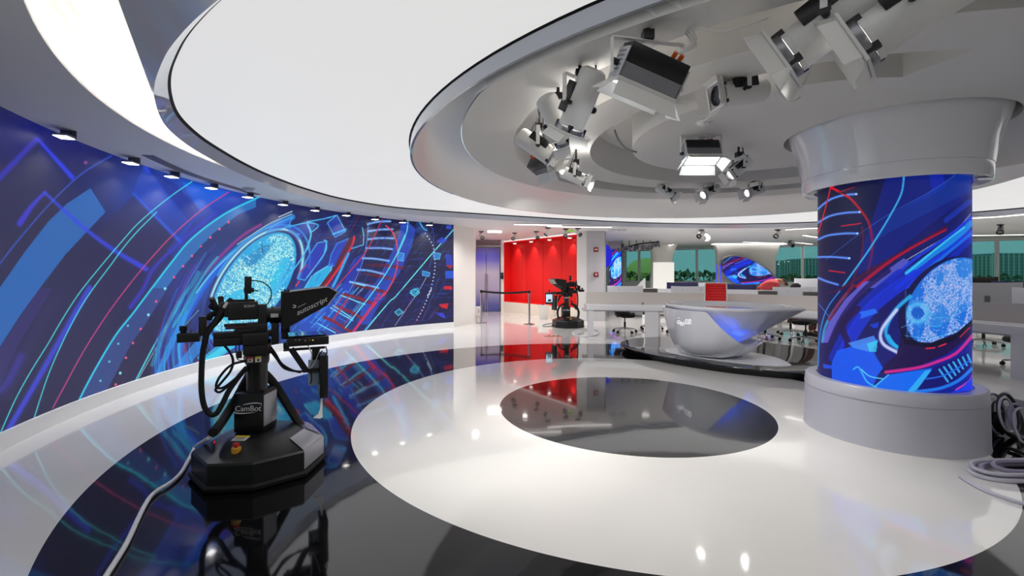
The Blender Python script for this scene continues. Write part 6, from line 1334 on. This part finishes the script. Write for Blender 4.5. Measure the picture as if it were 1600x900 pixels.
# office chairs
M_grey_mesh = mat('grey_mesh', (92, 88, 88), .7); M_chairfr = mat('chair_frame', (196, 196, 196), .35)
def make_chair(label, loc, rz, back=M_grey_mesh, frame_=M_chairfr, hb=.62, group='office chairs under the benches', arms=False):
    t = thing('office_chair', label, 'office chair', loc, rz, group)
    for k in range(5):
        a = 2*PI*k/5+.3; c_, s_ = math.cos(a), math.sin(a)
        arm = MB().bar((0.03*c_, .03*s_, .13), (.29*c_, .29*s_, .085), .04, .03).build('base_arm', mat('base_grey', (190, 188, 186), .35, metal=.2), t, bevel=.004)
        mb = MB(); x, y = .30*c_, .30*s_
        for o_ in (-.016, .016): mb.cyl((x-s_*o_*1.0-s_*.009*np.sign(o_), y+c_*o_+c_*.009*np.sign(o_), .032), (x-s_*o_, y+c_*o_, .032), .032, n=14)
        mb.cyl((x, y, .03), (x, y, .085), .008, n=8); mb.build('caster', M_rubber, t)
    mb = MB(); mb.cyl((0, 0, .10), (0, 0, .28), .028, n=14).cyl((0, 0, .28), (0, 0, .42), .016, n=12); mb.build('column', M_black, t)
    MB().box((0, 0, .425), (.26, .22, .045)).build('mechanism', mat('base_grey', (190, 188, 186), .35, metal=.2), t, bevel=.01)
    for sy in (-1, 1): MB().cyl((.03, sy*.11, .42), (.03, sy*.21, .42), .008, n=8).cyl((.03, sy*.19, .42), (.03, sy*.23, .42), .016, n=10).build('lever', M_black, t)
    rings = []
    for k, (x, w_, z) in enumerate([(-.23, .17, .465), (-.2, .215, .455), (0, .235, .455), (.18, .225, .46), (.235, .19, .445), (.25, .15, .43)]):
        rings.append([(x, w_*u, z+.045*v-(.012 if abs(u) == 1 else 0)) for u, v in ((-1, 0), (-.9, -.5), (0, -.6), (.9, -.5), (1, 0), (.9, .8), (0, 1), (-.9, .8))])
    MB().loft(rings).build('seat', back if back is not M_grey_mesh else mat('seat_black', (34, 33, 33), .7), t, sharp=60)
    bx = lambda f: -.22-.10*f-.03*math.sin(f*PI)
    rings = []
    for k in range(9):
        f = k/8; w_ = .215*(1-.06*f); z = .50+hb*f; c_ = bx(f)
        rings.append([(c_+.035*abs(u)**2+d_, w_*u, z) for u, d_ in [(i/4-1, 0) for i in range(9)]+[(1-i/4, -.016) for i in range(9)]])
    MB().loft(rings).build('backrest', back, t, sharp=60)
    mb = MB()
    if back is not M_grey_mesh:
        for k in range(1, 12): f = k/12; mb.tube([(bx(f)+.035*u*u+.006, .215*(1-.06*f)*u, .50+hb*f) for u in (-1, -.5, 0, .5, 1)], .006, n=6, smooth=2)
        mb.build('rib', mat('red_rib', (205, 22, 24), .6), t)
        mb = MB()
    for sy in (-1, 1): mb.tube([(bx(f)+.03, sy*.225*(1-.06*f), .48+(hb+.02)*f) for f in (0, .25, .5, .75, 1)], .012, n=8)
    mb.tube([(bx(1)+.03, -.21, .50+hb), (bx(1)-.005, 0, .505+hb), (bx(1)+.03, .21, .50+hb)], .011, n=8); mb.tube([(0, 0, .42), (-.18, 0, .43), (-.27, 0, .52), (-.27, 0, .66)], .018, n=8); mb.build('back_frame', frame_, t)
    for sy in ((-1, 1) if arms else ()):
        MB().tube([(0, sy*.15, .425), (0, sy*.27, .45), (-.02, sy*.275, .60), (-.02, sy*.275, .66)], .013, n=8).build('armrest_post', frame_, t)
        MB().box((0, sy*.275, .67), (.24, .06, .025)).build('armrest', M_rubber, t, bevel=.008)
    return t
rc = make_chair('red ribbed high-backed chair standing directly behind the presenter desk', (4.33, 9.72, .124), rad(-118), mat('red_mesh', (240, 24, 26), .6), mat('white_chair_frame', (236, 236, 236), .3), .70, group=None, arms=True)
for x, y, rz, l_ in [(2.95, 11.90, -85, 'grey office chair under the left end of the front workbench, between its two legs'), (3.85, 12.6, -100, 'pale office chair half hidden behind the broad bench leg'), (4.35, 11.9, -120, 'office chair seen between the broad bench leg and the presenter desk'),
                  (5.95, 10.70, -130, 'office chair right behind the pointed tip of the presenter desk'), (10.1, 9.75, -150, 'grey office chair right of the column, under the far bench'), (8.35, 7.35, 175, 'dark-seated office chair at the far right edge, nearest the camera'), (6.55, 10.15, -150, 'office chair under the front workbench just left of the screen column')]:
    if rc is not None and y == 11.90: c0 = make_chair(l_, (x, y, 0), rad(rz))
    else: copy_tree(c0, (x, y, 0), rad(rz), l_)
# monitors
def monitor(px0, px1, ytop, Y, zt, label, back=M_white, name='monitor', tilt=0, ry=0, h=.36, gloss=False, group='monitors on the benches', dots=True):
    a, b = at(px0, ytop, Y), at(px1, ytop, Y); c_ = (a+b)/2; w_ = (b-a).length; ztop = c_.z
    t = thing(name, label, 'monitor', (c_.x, c_.y, zt), ry, group)
    H_ = ztop-zt; h = min(h, H_-.04)
    rings = []
    for i in range(13):
        f = i/12*2-1; y = -.05*(1-f*f) if dots else 0
        rings.append([(f*w_/2, y, H_-h+.006*f*f), (f*w_/2, y+.03, H_-h+.006*f*f), (f*w_/2, y+.03, H_+.012*f*f), (f*w_/2, y, H_+.012*f*f)])
    MB().loft(rings).build('shell', back, t, sharp=40, bevel=.003)
    MB().box((0, .045 if dots else .034, H_-h/2), (w_*.94, .006, h*.88)).build('screen', M_blackp, t)
    MB().box((0, .0, H_*.3), (.07, .03, H_*.6)).build('stand', M_alu, t); MB().lathe([(0, .002), (.12, .002), (.12, .012), (.0, .016)], (0, 0, 0), 20).build('foot', M_alu, t)
    if dots:
        for sx in (-.2, .32): MB().cyl((w_*sx, -.054, H_-.09), (w_*sx, -.035, H_-.09), .008, n=8).build('screw', M_black, t)
    return t
M_navy = mat('navy_shell', (52, 48, 92), .25)
M_wm = mat('monitor_white', (226, 226, 232), .25)
for a in [(949, 1005, 447, 12.05, 'wide white curved monitor back at the left end of the bench', M_wm), (1049, 1104, 447.5, 11.85, 'wide white curved monitor back just left of the red chair', M_wm),
          (1208, 1276, 449, 10.9, 'wide white monitor back in front of the black-haired person', M_wm)]:
    monitor(a[0], a[1], a[2], a[3], .76, a[4], a[5])
monitor(1042, 1090, 441.5, 14.05, .76, 'dark navy screen behind the second white monitor', M_navy, dots=False, h=.5)
monitor(1137, 1182, 444.5, 13.3, .76, 'dark navy screen right of the red chair, in front of the oval screen', M_navy, dots=False, h=.5)
monitor(1242, 1279, 435.5, 13.75, .76, 'white monitor back behind the seated person, touching the column', M_wm, dots=False, h=.5)
monitor(1092, 1104, 442, 14.0, .76, 'small pale screen right of the navy screen', M_wm, dots=False, h=.3)
monitor(1500, 1585, 442, 8.35, .76, 'big silver-grey monitor back right of the screen column', mat('silver_shell', (178, 178, 182), .14, coat=.5), dots=False, h=.42, ry=rad(-20))
monitor(1590, 1630, 450, 7.6, .76, 'white monitor back cut off by the right edge of the picture', M_wm, dots=False, h=.38, ry=rad(-25))
monitor(1560, 1625, 440, 10.2, .76, 'dark navy screen behind the silver monitor at far right', M_navy, dots=False, h=.5, ry=rad(-20))
monitor(1500, 1552, 433, 12.2, .76, 'black wide screen under the right windows beside the column', M_blackp, dots=False, h=.45, ry=rad(-20))
ds = thing('desk_phone', 'small black headset lying in front of the silver monitor', 'headset', tuple(at(1566, 474, 7.75)))
ds.location.z = .765
MB().tube([(-.07, 0, .02), (-.06, 0, .10), (0, 0, .145), (.06, 0, .10), (.07, 0, .02)], .012).build('headband', M_black, ds)
for sx in (-1, 1): MB().cyl((sx*.05, 0, .045), (sx*.085, 0, .045), .042, n=18).build('ear_cup', M_rubber, ds)
ds.name = 'headset'
# slanted white shelves and low cabinets in front of the windows
for px, w_, zt, Y, l_ in ((992, 1.2, .95, 18.0, 'white low cabinet left of the cream pylon'), (1032, 1.3, .82, 17.2, 'white low cabinet in front of the cream pylon'), (1110, 1.5, .9, 17.5, 'white low cabinet left of the oval screen')):
    p = at(px, 430, Y); t = thing('low_cabinet', l_, 'cabinet', (p.x, Y, 0), group='low cabinets by the windows'); MB().box((0, 0, zt/2), (w_, .45, zt-.06)).build('body', M_white, t, bevel=.008)
    for k in (-1, 1): MB().box((k*w_/4, -.235, zt/2), (w_/2-.02, .02, zt-.12)).build('door', M_desk, t, bevel=.004)
    MB().box((0, 0, .02), (w_-.1, .38, .04)).build('plinth', M_black, t); MB().box((0, 0, zt-.015), (w_+.04, .48, .03)).build('top', M_desk, t, bevel=.004)
fn = thing('slanted_panel', 'white slanted partition wing standing left of the cream pylon', 'partition', (at(1004, 450, 16.65).x, 16.65, 0))
MB().prism([(-.28, .0), (.10, 0), (.10, 1.40), (.05, 1.38), (-.2, 1.12), (-.28, .9)], -.02, .02, M=Matrix.Rotation(PI/2, 4, 'X')).build('panel', mat('wing_white', (220, 220, 222), .35), fn, bevel=.006); MB().box((-.09, 0, .02), (.5, .3, .04)).build('foot', M_alu, fn)

# ------------------------------------------------------------ people in the office
def skin(name, V, E_, R, m, parent, sub=2, root=0):
    me = bpy.data.meshes.new(name); me.from_pydata(V, E_, []); o = bpy.data.objects.new(name, me); C.objects.link(o)
    md = o.modifiers.new('skin', 'SKIN'); md.use_smooth_shade = True
    for i, r_ in enumerate(R):
        sv = me.skin_vertices[0].data[i]; sv.radius = (r_, r_) if not isinstance(r_, tuple) else r_; sv.use_root = (i == root)
    ss = o.modifiers.new('sub', 'SUBSURF'); ss.levels = sub; ss.render_levels = sub
    dg = bpy.context.evaluated_depsgraph_get(); nm = bpy.data.meshes.new_from_object(o.evaluated_get(dg)); bpy.data.objects.remove(o); bpy.data.meshes.remove(me)
    nm.name = name; nm.materials.clear(); nm.materials.append(m); nm.polygons.foreach_set('use_smooth', [True]*len(nm.polygons))
    q = bpy.data.objects.new(name, nm); C.objects.link(q); q.parent = parent; return q
M_skin = mat('skin_tone', (168, 120, 92), .5); M_hair_b = mat('dark_brown_hair', (46, 30, 24), .6); M_hair_k = mat('black_hair', (16, 14, 15), .55)
def person(loc, rz, J, label, shirt, trousers, hair, long_hair=False):
    t = thing('person', label, 'person', loc, rz)
    P = {k: Vector(v) for k, v in J.items()}
    names = ['pelvis', 'waist', 'chest', 'neckb', 'neck', 'head', 'crown', 'shL', 'elL', 'wrL', 'shR', 'elR', 'wrR', 'hipL', 'knL', 'anL', 'toL', 'hipR', 'knR', 'anR', 'toR', 'paL', 'paR']
    rr = dict(pelvis=.13, waist=.12, chest=.14, neckb=.07, neck=.052, head=.088, crown=.07, shL=.06, elL=.043, wrL=.028, shR=.06, elR=.043, wrR=.028, hipL=.09, knL=.062, anL=.04, toL=.035, hipR=.09, knR=.062, anR=.04, toR=.035, paL=.032, paR=.032)
    for s_ in 'LR':
        d = (P['wr'+s_]-P['el'+s_]).normalized(); P['pa'+s_] = P['wr'+s_]+d*.07
    ed = [('pelvis', 'waist'), ('waist', 'chest'), ('chest', 'neckb'), ('neckb', 'neck'), ('neck', 'head'), ('head', 'crown'), ('chest', 'shL'), ('shL', 'elL'), ('elL', 'wrL'), ('wrL', 'paL'), ('chest', 'shR'), ('shR', 'elR'), ('elR', 'wrR'), ('wrR', 'paR'),
          ('pelvis', 'hipL'), ('hipL', 'knL'), ('knL', 'anL'), ('anL', 'toL'), ('pelvis', 'hipR'), ('hipR', 'knR'), ('knR', 'anR'), ('anR', 'toR')]
    V = [P[n] for n in names]; E_ = [(names.index(a), names.index(b)) for a, b in ed]; R = [rr[n]*.93 for n in names]
    # fingers as short chains rooted in the palm
    for s_ in 'LR':
        d = (P['wr'+s_]-P['el'+s_]).normalized(); sd = d.cross(Vector((0, 0, 1))); sd = sd.normalized() if sd.length > .1 else Vector((0, 1, 0)); dn = d.cross(sd)
        if dn.z > 0: dn = -dn
        ip = names.index('pa'+s_)
        for k in range(5):
            o_ = (k-1.6)*.019; L_ = (.055, .075, .082, .076, .06)[k]; b = P['pa'+s_]+d*.02+sd*o_ if k else P['wr'+s_]+d*.03-sd*.035
            e1 = b+(d if k else (d*.6-sd*.8).normalized())*L_*.55; e2 = e1+(d*.8+dn*.6).normalized()*L_*.45
            n0 = len(V); V += [b, e1, e2]; R += [.009, .008, .007]; E_ += [(ip if k else names.index('wr'+s_), n0), (n0, n0+1), (n0+1, n0+2)]
    skin('body', V, E_, R, M_skin, t)
    sn = ['pelvis', 'waist', 'chest', 'neckb', 'shL', 'elL', 'fL', 'shR', 'elR', 'fR']
    P['fL'] = P['elL'].lerp(P['wrL'], .8); P['fR'] = P['elR'].lerp(P['wrR'], .8); rs = dict(pelvis=.155, waist=.148, chest=.168, neckb=.078, shL=.082, elL=.06, fL=.042, shR=.082, elR=.06, fR=.042)
    se = [('pelvis', 'waist'), ('waist', 'chest'), ('chest', 'neckb'), ('chest', 'shL'), ('shL', 'elL'), ('elL', 'fL'), ('chest', 'shR'), ('shR', 'elR'), ('elR', 'fR')]
    skin('shirt', [P[n] for n in sn], [(sn.index(a), sn.index(b)) for a, b in se], [rs[n] for n in sn], shirt, t)
    tn = ['pelvis', 'hipL', 'knL', 'cL', 'hipR', 'knR', 'cR']; P['cL'] = P['knL'].lerp(P['anL'], .9); P['cR'] = P['knR'].lerp(P['anR'], .9); rt_ = dict(pelvis=.15, hipL=.108, knL=.078, cL=.055, hipR=.108, knR=.078, cR=.055)
    te = [('pelvis', 'hipL'), ('hipL', 'knL'), ('knL', 'cL'), ('pelvis', 'hipR'), ('hipR', 'knR'), ('knR', 'cR')]
    skin('trousers', [P[n] for n in tn], [(tn.index(a), tn.index(b)) for a, b in te], [rt_[n] for n in tn], trousers, t)
    up = (P['crown']-P['neck']).normalized(); fw = Vector(J['face']).normalized(); sd = up.cross(fw).normalized(); hc = P['head'].lerp(P['crown'], .45)
    def hp(u, v, w_): return hc+sd*u+up*v+fw*w_
    rings = []      # skull cap of hair, open at the face
    for k in range(8):
        ph = (k+.3)/8*PI*(.62 if not long_hair else .78); ring = []
        for i in range(20):
            a = 2*PI*i/20; r_ = .112*math.sin(ph)*(1.05 if long_hair else 1); back = math.cos(a); cut = -.02 if back > .55 and ph > 1.15 else 0
            ring.append(hp(r_*math.sin(a)*.92, .118*math.cos(ph)+.012, r_*math.cos(a)*1.06+cut-.018))
        rings.append(ring)
    MB().loft(rings).build('hair', hair, t, sharp=80)
    for s_ in (-1, 1): MB().lathe([(0, -.006), (.012, -.005), (.014, 0), (0, .004)], tuple(hp(s_*.034, .0, .088)), 12).build('eye', mat('eye_dark', (30, 22, 18), .2), t)
    MB().cyl(hp(0, .012, .088), hp(0, -.028, .108), .009, .014, 8).build('nose', M_skin, t); MB().bar(hp(-.022, -.052, .086), hp(.022, -.052, .086), .008, .008).build('mouth', mat('lips', (140, 72, 66), .5), t)
    for s_ in (-1, 1): MB().cyl(hp(s_*.084, -.01, -.005), hp(s_*.098, -.008, -.012), .026, .02, 10).build('ear', M_skin, t)
    for s_ in 'LR': a, b = P['an'+s_], P['to'+s_]; d = (b-a); d.z = 0; d.normalize(); z0 = min(a.z, b.z)-.04; MB().loft([[Vector((a.x, a.y, 0))+d*u+d.cross(Vector((0, 0, 1)))*w_+Vector((0, 0, z)) for u, z in ((-.06, z0), (.20, z0), (.19, z0+.04), (.05, z0+.09), (-.06, z0+.09))] for w_ in (-.045, .045)]).build('shoe', M_black, t, bevel=.01)
    return t
# bending forward over the desk, seen from the side
J = dict(pelvis=(0, 0, .97), waist=(.12, 0, 1.12), chest=(.36, 0, 1.33), neckb=(.50, 0, 1.36), neck=(.56, 0, 1.35), head=(.64, 0, 1.31), crown=(.71, 0, 1.27), shL=(.40, .19, 1.24), elL=(.46, .24, .97), wrL=(.62, .20, .83), shR=(.40, -.19, 1.24), elR=(.44, -.24, .97), wrR=(.60, -.2, .83),
         hipL=(0, .10, .93), knL=(.04, .11, .50), anL=(-.02, .11, .09), toL=(.12, .12, .05), hipR=(0, -.10, .93), knR=(.0, -.11, .50), anR=(-.08, -.11, .09), toR=(.06, -.12, .05), face=(.35, 0, -.93))
person((7.22, 13.3, 0), rad(-8), J, 'person in a red shirt bending forward over a desk in the office', mat('red_shirt', (186, 58, 62), .8), mat('dark_trousers', (40, 38, 44), .8), M_hair_b)
J = dict(pelvis=(0, 0, .55), waist=(-.02, 0, .72), chest=(.02, 0, .96), neckb=(.05, 0, 1.10), neck=(.07, 0, 1.14), head=(.10, 0, 1.21), crown=(.11, 0, 1.29), shL=(.03, .18, 1.03), elL=(.14, .23, .84), wrL=(.36, .16, .80), shR=(.03, -.18, 1.03), elR=(.14, -.23, .84), wrR=(.36, -.16, .80),
         hipL=(.05, .10, .53), knL=(.46, .12, .52), anL=(.48, .12, .10), toL=(.60, .13, .05), hipR=(.05, -.10, .53), knR=(.46, -.12, .52), anR=(.40, -.12, .10), toR=(.52, -.13, .05), face=(1, 0, -.15))
J = {k: ((v[0], v[1], v[2]-(.07 if v[2] > .51 else 0)) if k != 'face' else v) for k, v in J.items()}
person((7.06, 11.5, .0), rad(-35), J, 'seated person with black hair behind the white monitor, in brown trousers', mat('black_top', (24, 22, 26), .8), mat('brown_trousers', (92, 56, 44), .85), M_hair_k, True)
copy_tree(c0, (7.04, 11.5, -.0), rad(-35), 'office chair carrying the seated black-haired person')
